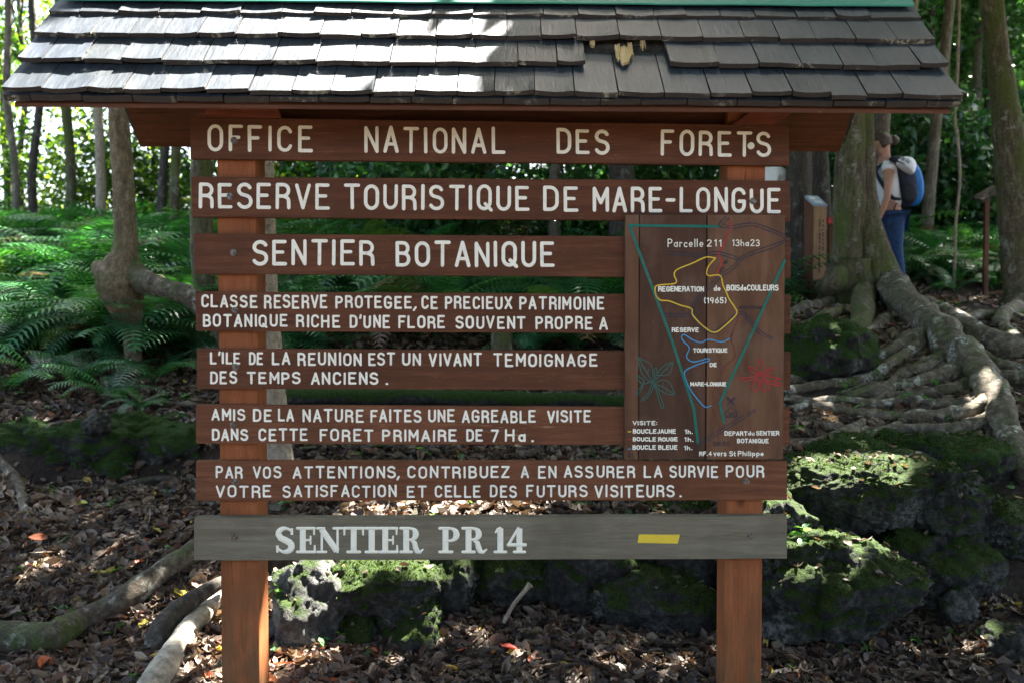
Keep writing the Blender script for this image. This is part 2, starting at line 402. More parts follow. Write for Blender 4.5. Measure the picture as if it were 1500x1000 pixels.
M['pillar_side'] = wood('pillar_side_wood', (.07, .03, .018), (.12, .052, .03), (.17, .08, .045), axis='Z')
M['plate'] = plain('printed_plate', (.28, .36, .42), .3, .1, 8, 0, .5)
M['red'] = plain('red_enamel', (.42, .02, .02), .4, .1)
# ------------------------------------------------------------------ routed lettering: single-stroke alphabet
def Lp(*p): return [tuple(q) for q in p]
def Ar(cx, cy, rx, ry, a0, a1, n=9):
    return [(cx+rx*math.cos(math.radians(a0+(a1-a0)*i/n)), cy+ry*math.sin(math.radians(a0+(a1-a0)*i/n))) for i in range(n+1)]
_S = Ar(.28, .76, .27, .24, 25, 180, 8)+Ar(.28, .76, .27, .22, 195, 262, 3)+Ar(.30, .27, .27, .25, 75, 0, 4)+Ar(.28, .25, .29, .25, -15, -155, 8)
GL = {
 'A': (.58, [Lp((0, 0), (.29, 1)), Lp((.29, 1), (.58, 0)), Lp((.1, .3), (.48, .3))]),
 'B': (.54, [Lp((0, 0), (0, 1)), Lp((0, 1), (.28, 1))+Ar(.28, .76, .22, .24, 80, -90), Lp((0, .53), (.28, .53))+Ar(.28, .265, .26, .265, 80, -90)+Lp((0, 0))]),
 'C': (.54, [Ar(.28, .72, .27, .28, 20, 180, 8)+Ar(.28, .28, .27, .28, 180, 340, 8)]),
 'D': (.56, [Lp((0, 0), (0, 1)), Lp((0, 1), (.22, 1))+Ar(.24, .68, .32, .32, 80, 0, 5)+Ar(.24, .32, .32, .32, 0, -90, 6)+Lp((0, 0))]),
 'E': (.52, [Lp((0, 0), (0, 1)), Lp((0, 1), (.5, 1)), Lp((0, .53), (.4, .53)), Lp((0, 0), (.52, 0))]),
 'F': (.5, [Lp((0, 0), (0, 1)), Lp((0, 1), (.5, 1)), Lp((0, .53), (.38, .53))]),
 'G': (.58, [Ar(.29, .72, .28, .28, 20, 180, 8)+Ar(.29, .28, .28, .28, 180, 360, 9)+Lp((.57, .44)), Lp((.57, .45), (.32, .45))]),
 'H': (.56, [Lp((0, 0), (0, 1)), Lp((.56, 0), (.56, 1)), Lp((0, .52), (.56, .52))]),
 'I': (.02, [Lp((.01, 0), (.01, 1))]),
 'J': (.4, [Lp((.4, 1))+Ar(.2, .2, .2, .2, 0, -160, 7)]),
 'L': (.5, [Lp((0, 1), (0, 0)), Lp((0, 0), (.5, 0))]),
 'M': (.66, [Lp((0, 0), (0, 1)), Lp((0, 1), (.33, .35)), Lp((.33, .35), (.66, 1)), Lp((.66, 1), (.66, 0))]),
 'N': (.54, [Lp((0, 0), (0, 1)), Lp((0, 1), (.54, 0)), Lp((.54, 0), (.54, 1))]),
 'O': (.56, [Ar(.28, .70, .28, .30, 0, 180, 10)+Ar(.28, .30, .28, .30, 180, 360, 10)+Lp((.56, .70))]),
 'P': (.52, [Lp((0, 0), (0, 1)), Lp((0, 1), (.27, 1))+Ar(.27, .74, .25, .26, 80, -90)+Lp((0, .48))]),
 'Q': (.6, [Ar(.28, .70, .28, .30, 0, 180, 10)+Ar(.28, .30, .28, .30, 180, 360, 10)+Lp((.56, .70)), Lp((.33, .22), (.62, -.06))]),
 'R': (.54, [Lp((0, 0), (0, 1)), Lp((0, 1), (.27, 1))+Ar(.27, .75, .25, .25, 80, -90)+Lp((0, .5)), Lp((.27, .5))+Ar(.30, .28, .23, .2, 75, 0, 4)+Lp((.54, 0))]),
 'S': (.57, [_S]),
 'T': (.6, [Lp((0, 1), (.6, 1)), Lp((.3, 1), (.3, 0))]),
 'U': (.54, [Lp((0, 1))+Ar(.27, .29, .27, .29, 180, 360, 10)+Lp((.54, 1))]),
 'V': (.58, [Lp((0, 1), (.29, 0)), Lp((.29, 0), (.58, 1))]),
 'X': (.56, [Lp((0, 0), (.56, 1)), Lp((.56, 0), (0, 1))]),
 'Z': (.54, [Lp((0, 1), (.54, 1)), Lp((.54, 1), (0, 0)), Lp((0, 0), (.54, 0))]),
 '-': (.34, [Lp((0, .5), (.34, .5))]), '.': (.04, [Lp((.0, .03), (.04, .03))]), ',': (.1, [Lp((.1, .06), (.0, -.2))]),
 "'": (.06, [Lp((.06, 1.05), (.0, .8))]), ':': (.03, [Lp((0, .65), (.03, .65)), Lp((0, .12), (.03, .12))]),
 '(': (.18, [Ar(.3, .5, .28, .62, 125, 235, 7)]), ')': (.18, [Ar(-.12, .5, .28, .62, 55, -55, 7)]),
 'a': (.42, [Ar(.2, .27, .2, .27, 0, 360, 12), Lp((.41, .58), (.41, 0))]),
 'c': (.4, [Ar(.22, .28, .21, .28, 45, 315, 10)]), 'd': (.42, [Ar(.2, .27, .2, .27, 0, 360, 12), Lp((.41, 1), (.41, 0))]),
 'e': (.44, [Lp((.02, .3), (.42, .3))+Ar(.22, .29, .21, .28, 10, 310, 11)]), 'h': (.4, [Lp((0, 0), (0, 1)), Lp((0, .38))+Ar(.2, .38, .2, .2, 160, 0, 6)+Lp((.4, 0))]),
 'i': (.03, [Lp((.01, 0), (.01, .55)), Lp((.01, .8), (.02, .82))]), 'l': (.02, [Lp((.01, 0), (.01, 1))]),
 'm': (.62, [Lp((0, 0), (0, .56)), Ar(.15, .38, .15, .18, 170, 0, 5)+Lp((.3, 0)), Ar(.46, .38, .16, .18, 170, 0, 5)+Lp((.62, 0))]),
 'p': (.42, [Lp((0, .56), (0, -.38)), Ar(.21, .28, .21, .28, 180, -180, 12)]), 'r': (.28, [Lp((0, 0), (0, .56)), Lp((0, .38))+Ar(.17, .38, .16, .18, 150, 50, 4)]),
 's': (.36, [[(p[0]*.62, p[1]*.57) for p in _S]]), 't': (.3, [Lp((.13, .9), (.13, .1), (.22, 0), (.3, .02)), Lp((0, .58), (.28, .58))]),
 'u': (.4, [Lp((0, .57))+Ar(.2, .2, .2, .2, 180, 360, 7)+Lp((.4, .57)), Lp((.4, .3), (.4, 0))]), 'v': (.42, [Lp((0, .57), (.21, 0)), Lp((.21, 0), (.42, .57))]),
 '0': (.5, [Ar(.25, .5, .25, .5, 0, 360, 16)]), '1': (.2, [Lp((0, .82), (.18, 1)), Lp((.18, 1), (.18, 0))]),
 '2': (.5, [Ar(.25, .74, .24, .26, 160, -30, 8)+Lp((0, 0)), Lp((0, 0), (.5, 0))]),
 '3': (.48, [Ar(.22, .76, .23, .24, 150, -80, 8), Lp((.2, .53))+Ar(.22, .26, .26, .27, 80, -155, 9)]),
 '4': (.54, [Lp((.38, 0), (.38, 1)), Lp((.38, 1), (0, .3)), Lp((0, .3), (.54, .3))]),
 '5': (.5, [Lp((.46, 1), (.08, 1)), Lp((.08, 1), (.05, .55)), Lp((.05, .55))+Ar(.23, .31, .26, .31, 110, -150, 9)]),
 '6': (.5, [Lp((.4, 1), (.1, .5))+Ar(.25, .29, .25, .29, 150, 510, 13)]), '7': (.5, [Lp((0, 1), (.5, 1)), Lp((.5, 1), (.14, 0))]),
 '9': (.5, [Ar(.25, .71, .25, .29, 0, 360, 13), Lp((.5, .71), (.36, 0))]),
}
def split_corners(pts):
    out = []; cur = [pts[0]]
    for i in range(1, len(pts)):
        cur.append(pts[i])
        if i < len(pts)-1:
            a = Vector((pts[i][0]-pts[i-1][0], pts[i][1]-pts[i-1][1])); b = Vector((pts[i+1][0]-pts[i][0], pts[i+1][1]-pts[i][1]))
            if a.length > 1e-9 and b.length > 1e-9 and a.angle(b) > .75: out.append(cur); cur = [pts[i]]
    out.append(cur); return out
_lift = [0]
class Plane:
    """maps pixels to points of a plane y = depth"""
    def __init__(s, y): s.y = y
    def __call__(s, px, py): p = W(px, py, s.y); return Vector((p.x, p.z))
PROFILE = [(-1, .0), (-.92, .55), (-.82, .72), (-.4, .38), (0, .26), (.4, .38), (.82, .72), (.92, .55), (1, .0)]
def ribbon(mb, pts, w, y, m=0, hgt=.0014, caps=True, prof=PROFILE):
    """a routed and painted groove along pts ((x,z) on the plane y), w wide (a number or one per point)"""
    P = [Vector(p) for p in pts]
    Q = [P[0]]
    for p in P[1:]:
        if (p-Q[-1]).length > 1e-5: Q.append(p)
    if len(Q) < 2: Q.append(Q[0]+Vector((.0006, 0)))
    P = Q; n = len(P)
    ws = w if isinstance(w, (list, tuple)) else [w]*n
    if len(ws) != n: ws = list(np.interp(np.linspace(0, 1, n), np.linspace(0, 1, len(ws)), ws))
    st = []
    for i in range(n):
        d = P[min(i+1, n-1)]-P[max(i-1, 0)]
        if d.length < 1e-9: d = Vector((1, 0))
        d.normalize(); st.append((P[i], d, ws[i]/2))
    if caps:
        a = []
        p, d, h = st[0]
        for g in (90, 60, 30): a.append((p-d*h*math.sin(math.radians(g)), d, h*max(.06, math.cos(math.radians(g)))))
        b = []
        p, d, h = st[-1]
        for g in (30, 60, 90): b.append((p+d*h*math.sin(math.radians(g)), d, h*max(.06, math.cos(math.radians(g)))))
        st = a+st+b
    _lift[0] = (_lift[0]+1) % 9; up = _lift[0]*.00003
    vs = []; k = len(prof)
    for p, d, h in st:
        nn = Vector((-d.y, d.x))
        for o, z in prof:
            q = p+nn*(o*h); vs.append((q.x, y-.0002-up-hgt*z, q.y))
    fs = [[i*k+j, i*k+j+1, (i+1)*k+j+1, (i+1)*k+j] for i in range(len(st)-1) for j in range(k-1)]
    mb.add(vs, fs, m, True)
def word(mb, text, x0, x1, yt, yb, slope, pl, wpx, m=0, gap=.32, shear=0.0, jit=1.0):
    """text between pixel columns x0..x1, cap tops at yt and baseline at yb (at x0), the line falling by slope per pixel"""
    wpx0 = wpx = wpx*.68; adv = []; x = 0
    for ch in text:
        if ch == ' ': adv.append((ch, x)); x += .34; continue
        adv.append((ch, x)); x += GL[ch][0]+gap
    total = x-gap
    H_ = yb-yt; sx = (x1-x0-wpx0)/max(total, .02) if total > .08 else H_
    for ch, xo in adv:
        if ch == ' ': continue
        dx = random.uniform(-.6, .6)*jit; dy = random.uniform(-.6, .6)*jit; rs = 1+random.uniform(-.025, .025)*jit; rt = random.uniform(-.012, .012)*jit
        for s in GL[ch][1]:
            for part in split_corners(s):
                pp = []
                for (gx, gy) in part:
                    X = x0+wpx0/2+(xo+gx)*sx+gy*shear*H_+dx+rt*gy*H_
                    Y = yb-wpx0/2-gy*rs*(H_-wpx0)+dy+slope*(X-x0)
                    pp.append(pl(X, Y))
                ribbon(mb, pp, wpx0*random.uniform(.94, 1.06)*pl.y/F, pl.y, m)

# ------------------------------------------------------------------ the sign shelter
SH = thing('information_shelter', (-.1, 3.63, -.05), 'large wooden trail information shelter with shingle roof, red-brown lettered planks and painted map panel', 'sign shelter')
BF, BT = 3.532, .028                                      # plank front, thickness
PF = 3.5605; PT = .142                                    # post front, depth
for (xa, xb) in ((-1.094, -.951), (.799, .940)):
    mb = MB(); mb.box((xa, PF, -.15), (xb, PF+PT, 2.56)); mb.build('post', M['post'], SH, bevel=.006)

def hexbolt(parent, px, py, y, mat=None, r=.0085):
    p = W(px, py, y); mb = MB()
    mb.extrude([(p.x+1.5*r*math.cos(a), y-.002, p.z+1.5*r*math.sin(a)) for a in [i*math.pi/8 for i in range(16)]], (0, .004, 0))
    mb.extrude([(p.x+r*math.cos(a+.3), y-.008, p.z+r*math.sin(a+.3)) for a in [i*math.pi/3 for i in range(6)]], (0, .0065, 0))
    mb.build('bolt', mat or M['bolt'], parent)
def plank(c, mat, y=BF, t=BT, label=None):
    (tl, tr, br, bl) = [W(*q, y) for q in c]
    mb = MB(); N = 14
    top = [tl.lerp(tr, i/N)+Vector((0, 0, .0018*noise.noise(Vector((i*.7, c[0][1], 0))))) for i in range(N+1)]
    bot = [bl.lerp(br, i/N)+Vector((0, 0, .0018*noise.noise(Vector((i*.7, c[0][1], 9))))) for i in range(N+1)]
    mb.extrude([Vector((p.x, y, p.z)) for p in bot]+[Vector((p.x, y, p.z)) for p in reversed(top)], (0, t, 0))
    o = mb.build('plank', mat, SH, bevel=.0022)
    if label: o['label'] = label
    return o
PL = Plane(BF)
def lettered(c, mat, words_, wpx, bolts=(), slopes=None, gap=.32):
    o = plank(c, mat)
    mb = MB(); sl = (c[1][1]-c[0][1])/(c[1][0]-c[0][0])
    for (t, x0, x1, yt, yb) in words_: word(mb, t, x0, x1, yt, yb, sl if slopes is None else slopes, PL, wpx, gap=gap)
    mb.build('lettering', M['white'], o)
    for b in bolts: hexbolt(o, b[0], b[1], BF, M['white'] if len(b) > 2 else None)
    return o
lettered([(279, 172), (1156, 184), (1156, 243), (279, 233)], M['board'],
    [('OFFICE', 304, 458, 183, 222), ('NATIONAL', 533, 740, 185, 224), ('DES', 815, 893, 189, 226), ('FORETS', 968, 1130, 191, 229)], 7.4, [(343, 206), (1100, 214, 1)], .010, .4)
lettered([(280, 259), (1157, 265), (1158, 325), (281, 318)], M['board'],
    [('RESERVE', 291, 483, 268, 306), ('TOURISTIQUE', 504, 776, 270, 307.5), ('DE', 796, 847, 273, 310), ('MARE-LONGUE', 868, 1144, 274, 311)], 7.4, [(337, 288), (1103, 295)], .006, .36)
lettered([(284, 342), (1158, 348), (1158, 408), (285, 401)], M['board'],
    [('SENTIER', 369, 549, 351, 389), ('BOTANIQUE', 580, 813, 353, 391)], 7.6, [(342, 370)], .004, .36)
lettered([(286, 427), (1158, 432), (1158, 489), (287, 485)], M['board'],
    [('CLASSE', 295, 377, 432, 451), ('RESERVE', 387, 480, 432, 452), ('PROTEGEE', 491, 603, 433, 452), (',', 605, 611, 434, 453), ('CE', 617, 641, 433.5, 453), ('PRECIEUX', 652, 750, 434, 453), ('PATRIMOINE', 761, 885, 434.5, 454),
     ('BOTANIQUE', 297, 421, 460, 479), ('RICHE', 434, 498, 461, 480), ("D'UNE", 512, 571, 461.5, 481), ('FLORE', 583, 652, 462.5, 481.5), ('SOUVENT', 667, 770, 463, 482), ('PROPRE', 784, 868, 463.5, 482.5), ('A', 878, 891, 464, 483)], 4.7, [(344, 455)], .0025, .38)
lettered([(288, 510), (1158, 515), (1158, 571), (288, 569)], M['board'],
    [("L'ILE", 307, 352, 515, 533), ('DE', 365, 386, 515, 534), ('LA', 398, 425, 515, 534), ('REUNION', 436, 530, 515.5, 535), ('EST', 539, 579, 516, 535), ('UN', 589, 617, 516, 535), ('VIVANT', 628, 706, 516.5, 536), ('TEMOIGNAGE', 723, 875, 517, 536.5),
     ('DES', 308, 347, 543, 562), ('TEMPS', 362, 441, 544, 562), ('ANCIENS', 455, 555, 544.5, 563), ('.', 565, 571, 544, 563.5)], 4.7, [(345, 537)], .002, .38)
lettered([(287, 592), (1157, 597), (1156, 652), (287, 649)], M['board_low'],
    [('AMIS', 310, 360, 598, 616), ('DE', 371, 398, 598, 617), ('LA', 407, 431, 598, 617), ('NATURE', 443, 533, 598.5, 618), ('FAITES', 542, 617, 599, 618), ('UNE', 627, 667, 599, 618), ('AGREABLE', 676, 785, 599.5, 618.5), ('VISITE', 801, 866, 600, 618.5),
     ('DANS', 310, 364, 627, 645), ('CETTE', 379, 451, 627, 645.5), ('FORET', 468, 547, 627.5, 646), ('PRIMAIRE', 560, 669, 628, 646), ('DE', 683, 708, 628, 646), ('7', 719, 731, 628, 646.5), ('Ha', 740, 770, 628, 646.5), ('.', 778, 784, 628, 647)], 4.7, [(342, 622)], .002, .38)
lettered([(287, 674), (1153, 675), (1153, 732), (287, 733)], M['board_low'],
    [('PAR', 316, 356, 682, 700), ('VOS', 370, 412, 682, 700), ('ATTENTIONS', 429, 580, 682, 700), (',', 581, 586, 682, 700), ('CONTRIBUEZ', 597, 747, 682, 700), ('A', 763, 775, 682, 700), ('EN', 788, 815, 681.5, 700), ('ASSURER', 826, 930, 681.5, 699.5), ('LA', 943, 970, 681.5, 699.5), ('SURVIE', 980, 1052, 681, 699), ('POUR', 1063, 1120, 681, 699),
     ('VOTRE', 316, 398, 710, 728), ('SATISFACTION', 414, 581, 710, 728), ('ET', 596, 625, 710, 728), ('CELLE', 637, 704, 710, 728), ('DES', 718, 757, 710, 728), ('FUTURS', 771, 861, 710, 728), ('VISITEURS', 871, 989, 709.5, 728), ('.', 995, 1001, 709, 728)], 4.4, [(345, 705), (1093, 704)], -.0008, .38)
# the grey plank with the serif lettering and the yellow way mark
Y8 = 3.512
p8 = plank([(284, 757.5), (1153, 755.5), (1153, 818), (284, 820)], M['grey_board'], Y8, .048, 'thick grey weathered plank with white serif lettering and a yellow way mark')
SF = {  # (width, strokes); stroke = (points, widths)
 'S': (.62, [(Ar(.31, .73, .21, .22, 40, 180, 8)+[(.17, .58), (.31, .50), (.45, .41)]+Ar(.30, .26, .21, .21, 20, -150, 9), [.08, .10, .16, .2, .22, .24, .24, .22, .17, .10, .08]), ([(.52, .96), (.52, .70)], [.07, .1]), ([(.07, .30), (.07, .03)], [.1, .07])]),
 'E': (.6, [([(.19, .05), (.19, .95)], .21), ([(.02, .05), (.56, .05)], .1), ([(.02, .95), (.55, .95)], .1), ([(.54, .97), (.54, .70)], [.08, .05]), ([(.56, .03), (.56, .32)], [.09, .05]), ([(.2, .5), (.42, .5)], .08), ([(.43, .64), (.43, .36)], .06)]),
 'N': (.74, [([(.13, .05), (.13, .95)], .08), ([(.62, .05), (.62, .95)], .08), ([(.12, .92), (.60, .08)], .22), ([(.0, .05), (.26, .05)], .09), ([(.0, .95), (.2, .95)], .09), ([(.5, .95), (.75, .95)], .09)]),
 'T': (.66, [([(.33, .05), (.33, .95)], .21), ([(.03, .95), (.63, .95)], .1), ([(.04, .97), (.04, .68)], [.09, .05]), ([(.62, .97), (.62, .68)], [.09, .05]), ([(.14, .05), (.52, .05)], .1)]),
 'I': (.36, [([(.18, .05), (.18, .95)], .22), ([(.0, .05), (.36, .05)], .1), ([(.0, .95), (.36, .95)], .1)]),
 'P': (.62, [([(.19, .05), (.19, .95)], .21), ([(.02, .05), (.38, .05)], .1), ([(.02, .95), (.3, .95)], .1), ([(.25, .95)]+Ar(.32, .71, .19, .235, 80, -80, 8)+[(.25, .475)], [.08, .1, .2, .23, .2, .1, .08])]),
 'R': (.72, [([(.19, .05), (.19, .95)], .21), ([(.02, .05), (.36, .05)], .1), ([(.02, .95), (.3, .95)], .1), ([(.25, .95)]+Ar(.32, .73, .17, .215, 80, -80, 8)+[(.25, .515)], [.08, .1, .2, .22, .2, .1, .08]), ([(.34, .50), (.45, .40), (.48, .22), (.53, .07), (.62, .04), (.71, .14)], [.08, .17, .2, .19, .12, .06])]),
 '1': (.4, [([(.21, .05), (.21, .95)], .21), ([(.02, .05), (.40, .05)], .1), ([(.05, .80), (.13, .92), (.2, .95)], [.07, .1, .1])]),
 '4': (.66, [([(.42, .05), (.42, .95)], .21), ([(.38, .95), (.06, .36)], .09), ([(.04, .32), (.62, .32)], .12), ([(.24, .05), (.6, .05)], .1)]),
}
mb = MB(); pl8 = Plane(Y8)
FLAT = [(-1, 0), (-.93, 1), (0, .9), (.93, 1), (1, 0)]
def serif(text, x0, x1, yt, yb, gap=.05):
    tot = sum(SF[c][0] for c in text)+gap*(len(text)-1); sx = (x1-x0)/tot; Hh = yb-yt; x = 0
    for ch in text:
        for pts, w in SF[ch][1]:
            fat = lambda v: (v*1.04+.010)*Hh*Y8/F; ww = [fat(v) for v in w] if isinstance(w, list) else fat(w)
            ribbon(mb, [pl8(x0+(x+gx)*sx, yb-gy*Hh) for gx, gy in pts], ww, Y8, 0, .0012, True if len(pts) > 2 or not isinstance(w, list) and w < .15 else False, FLAT)
        x += SF[ch][0]+gap
serif('SENTIER', 403, 620, 771, 809.5); serif('PR', 643, 713, 771, 809.5); serif('14', 724, 771, 771, 809.5)
mb.build('lettering', M['white2'], p8)
mb = MB(); q = [W(*c, Y8-.0012) for c in ((934, 794.5), (993, 795.5), (996, 782.5), (936, 782))]
mb.extrude([Vector((v.x, Y8-.0012, v.z)) for v in q], (0, .0022, 0)); mb.build('way_mark', M['yellow_bar'], p8, bevel=.0008)
hexbolt(p8, 343, 786, Y8, r=.0095); hexbolt(p8, 1100, 784, Y8, r=.0085)

# ------------------------------------------------------------------ the map panel
YM = 3.502
pm = Plane(YM)
def mrect(mbx, x0, x1, y0, y1, y, t):
    a = W(x0, y1, y); b = W(x1, y0, y); mbx.box((a.x, y, a.z), (b.x, y+t, b.z))
vs, fs, cs = [], [], []
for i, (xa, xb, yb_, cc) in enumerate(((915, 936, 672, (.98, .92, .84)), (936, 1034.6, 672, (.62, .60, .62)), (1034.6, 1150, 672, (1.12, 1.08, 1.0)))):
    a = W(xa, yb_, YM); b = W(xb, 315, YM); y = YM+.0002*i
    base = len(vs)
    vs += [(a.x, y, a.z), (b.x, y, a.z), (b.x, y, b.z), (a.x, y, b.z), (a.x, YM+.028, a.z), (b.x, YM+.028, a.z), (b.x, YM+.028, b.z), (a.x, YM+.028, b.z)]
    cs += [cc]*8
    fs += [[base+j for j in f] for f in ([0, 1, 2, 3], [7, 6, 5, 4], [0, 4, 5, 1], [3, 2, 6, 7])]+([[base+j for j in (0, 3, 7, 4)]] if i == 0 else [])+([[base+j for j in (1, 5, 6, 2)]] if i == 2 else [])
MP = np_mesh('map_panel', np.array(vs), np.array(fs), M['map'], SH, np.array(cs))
MP['label'] = 'brown wooden panel with a hand-painted map of the reserve'
YL = YM-.0004; pL = Plane(YL)
A4 = lambda X, Y: (910+X/5, 300+Y/5)
A5 = lambda X, Y: (910+X/4.7615, 480+Y/4.7615)
def mline(name, mat, lines, wpx, smooth=True):
    mb = MB()
    for ln in lines:
        pts = [pL(*p) for p in ln]
        if smooth and len(pts) > 2: pts = [Vector((q.x, q.y)) for q in catmull([Vector((p.x, p.y, 0)) for p in pts], 4)]
        ribbon(mb, pts, wpx*YL/F, YL, 0, .001)
    return mb.build(name, M[mat], MP)
def a4(*p): return [A4(*q) for q in p]
def a5(*p): return [A5(*q) for q in p]
def side(pts, d):
    """the line pts shifted sideways by d pixels: one edge of a drawn track"""
    o = []
    for i in range(len(pts)):
        a = Vector(pts[max(i-1, 0)]); b = Vector(pts[min(i+1, len(pts)-1)]); t = (b-a).normalized(); o.append((pts[i][0]-t.y*d, pts[i][1]+t.x*d))
    return o
mline('boundary_line', 'green_line', [a4((58, 152), (705, 160)), a4((62, 160), (370, 990))+a5((505, 560), (535, 800)), a4((1197, 412), (935, 990))+a5((688, 522), (718, 655))], 4.2, False)
tracks = [a4((820, 166), (960, 145), (1090, 185), (1205, 240), (1150, 290), (960, 355), (870, 400), (830, 455), (720, 530), (600, 650), (530, 740), (525, 790)),
          a4((345, 350), (480, 365), (600, 370), (700, 355), (790, 375), (868, 405)), a4((310, 805), (430, 810), (500, 800), (528, 770)),
          a4((520, 800), (580, 880), (675, 935), (760, 880), (850, 800), (900, 800), (960, 870), (1010, 930), (1060, 960)), a5((520, 820), (650, 745), (740, 690), (860, 615))]
mline('track_line', 'navy_line', [side(t, 2.1) for t in tracks]+[side(t, -2.1) for t in tracks]+
      [a4((770, 85), (745, 110)), a4((735, 115), (715, 150), (740, 168), (800, 172)), a4((790, 95), (770, 118)), a4((765, 122), (748, 145), (790, 155)), a4((1070, 955), (1085, 962)), a4((1095, 965), (1108, 970)), a4((1070, 968), (1085, 976)), a4((1095, 982), (1106, 986)),
       a5((875, 598), (887, 592)), a5((896, 586), (906, 580)), a5((916, 574), (930, 568)), a5((880, 612), (892, 606)), a5((902, 598), (912, 592)), a5((924, 586), (936, 580))], 1.3)
mline('loop_line', 'yellow_line', [a4((690, 392), (620, 385), (520, 430), (410, 475), (388, 515), (405, 560), (380, 580), (270, 590), (247, 615), (258, 670), (290, 700), (350, 705), (430, 735), (515, 762), (522, 805), (590, 880), (680, 935), (760, 885), (845, 800), (830, 750), (790, 690), (765, 630), (745, 590), (730, 525), (690, 515), (650, 522), (625, 505), (640, 450), (690, 392))], 1.9)
mline('loop_line', 'blue_line', [a5((755, 75), (700, 98), (610, 80), (560, 102), (500, 85), (440, 48), (420, 65), (435, 95), (475, 140), (455, 200), (495, 235), (560, 225), (605, 212), (612, 228), (540, 252), (445, 300), (455, 370), (490, 440), (540, 505), (585, 550), (630, 540))], 1.7)
mline('path_line', 'red_line', [a4((800, 115), (790, 190), (755, 280), (715, 360), (735, 420), (700, 505))], 2.0)
mline('path_line', 'darkred_line', [a4((850, 805), (848, 855), (820, 920), (805, 990)), a5((780, 20), (762, 75), (790, 150), (785, 215), (715, 270), (705, 310), (680, 355), (675, 400), (640, 450), (650, 510), (630, 545), (650, 590), (660, 650), (690, 690), (672, 720), (676, 775))], 1.2)
leafd = [a5((120, 205), (205, 255), (222, 340), (215, 380), (160, 340), (128, 270), (120, 205)), a5((120, 205), (165, 285), (215, 370)), a5((360, 238), (300, 260), (250, 320), (260, 330), (335, 318), (362, 238)), a5((360, 238), (300, 295), (225, 375)),
  a5((235, 385), (280, 362), (335, 380), (370, 462), (300, 450), (250, 415), (228, 390)), a5((230, 388), (300, 415), (368, 460)), a5((240, 360), (230, 290), (245, 280), (250, 310)), a5((108, 330), (150, 355), (155, 390), (115, 360), (108, 330)), a5((150, 390), (200, 378), (222, 382)),
  a5((155, 392), (118, 430), (105, 465), (125, 455), (150, 405)), a5((215, 385), (190, 450), (150, 490), (150, 508), (200, 460), (228, 400)), a5((225, 395), (250, 450), (275, 545), (296, 548), (265, 450), (240, 400)),
  a5((165, 285), (145, 265)), a5((185, 315), (190, 285)), a5((300, 295), (325, 285)), a5((290, 410), (290, 385)), a5((310, 420), (320, 440))]
mline('leaf_drawing', 'leafgreen_line', leafd, 1.35)
fl = [a5((972, 215), (945, 275), (958, 315), (985, 315), (1000, 275), (972, 215)), a5((885, 265), (905, 300), (950, 325)), a5((885, 265), (935, 285), (955, 312)), a5((1060, 278), (1020, 290), (985, 318)), a5((1060, 278), (1040, 310), (985, 330)),
  a5((825, 348), (880, 345), (950, 332)), a5((825, 348), (870, 368), (955, 345)), a5((1110, 352), (1050, 340), (985, 328)), a5((985, 342), (1050, 370), (1110, 352)), a5((1000, 365), (1050, 392), (1112, 400), (1105, 385), (1060, 378)),
  a5((955, 355), (915, 385), (912, 425), (935, 440), (955, 420), (965, 370)), a5((975, 370), (968, 410), (990, 440), (1020, 430), (1025, 400), (990, 360)), a5((955, 375), (970, 360), (985, 378))]
mline('flower_drawing', 'red_line', fl+[a5((950, 320), (968, 308), (982, 322), (968, 336), (952, 326), (960, 318), (972, 320))], 1.5)
wm = [a5((735, 488), (785, 540)), a5((745, 482), (793, 532)), a5((735, 488), (745, 482)), a5((795, 490), (740, 545)), a5((785, 484), (738, 530)), a5((795, 490), (785, 484)), a5((725, 590), (768, 545), (808, 585)), a5((732, 585), (738, 618)), a5((802, 580), (803, 618)), a5((725, 620), (808, 618)), a5((745, 590), (790, 588)), a5((755, 600), (755, 620)), a5((768, 600), (768, 620)), a5((782, 600), (782, 620)), a5((755, 600), (782, 600))]
mline('windmill_drawing', 'navy_line', wm, 1.3, False)
mb = MB()
def mword(t, f, X0, X1, Y0, Y1, w=2.6, m=mb, sl=0.0, gap=.3):
    x0, y0 = f(X0, Y0); x1, y1 = f(X1, Y1); word(m, t, x0, x1, y0, y1, sl, pL, w, gap=gap, jit=.35)
mword('Parcelle', A4, 340, 602, 250, 312, 2.1); mword('211', A4, 625, 735, 255, 308, 2.1, gap=.4); mword('13ha23', A4, 812, 1015, 255, 305, 2.0)
mword('REGENERATION', A4, 270, 606, 597, 638); mword('de', A4, 675, 728, 590, 634); mword('BOISdeCOULEURS', A4, 770, 1153, 586, 631); mword('(1965)', A4, 605, 772, 678, 724, 2.4)
mword('RESERVE', A4, 370, 568, 898, 933, 2.4); mword('TOURISTIQUE', A5, 500, 741, 141, 173, 2.4); mword('DE', A5, 615, 665, 242, 272, 2.4); mword('MARE-LONGUE', A5, 482, 734, 375, 406, 2.4)
mword('VISITE:', A5, 78, 252, 646, 677, 2.1); mword('BOUCLEJAUNE', A5, 80, 383, 703, 736, 2.4); mword('1h.', A5, 443, 500, 706, 739, 2.2); mword('BOUCLE ROUGE', A5, 80, 395, 759, 790, 2.4); mword('1h.', A5, 440, 503, 760, 793, 2.2)
mword('BOUCLE BLEUE', A5, 78, 392, 815, 848, 2.4); mword('1h.', A5, 437, 496, 818, 851, 2.2); mword('DEPART', A5, 720, 880, 718, 751, 2.3); mword('du', A5, 884, 930, 716, 748, 2.0); mword('SENTIER', A5, 940, 1103, 716, 749, 2.3); mword('BOTANIQUE', A5, 808, 1028, 770, 803, 2.3)
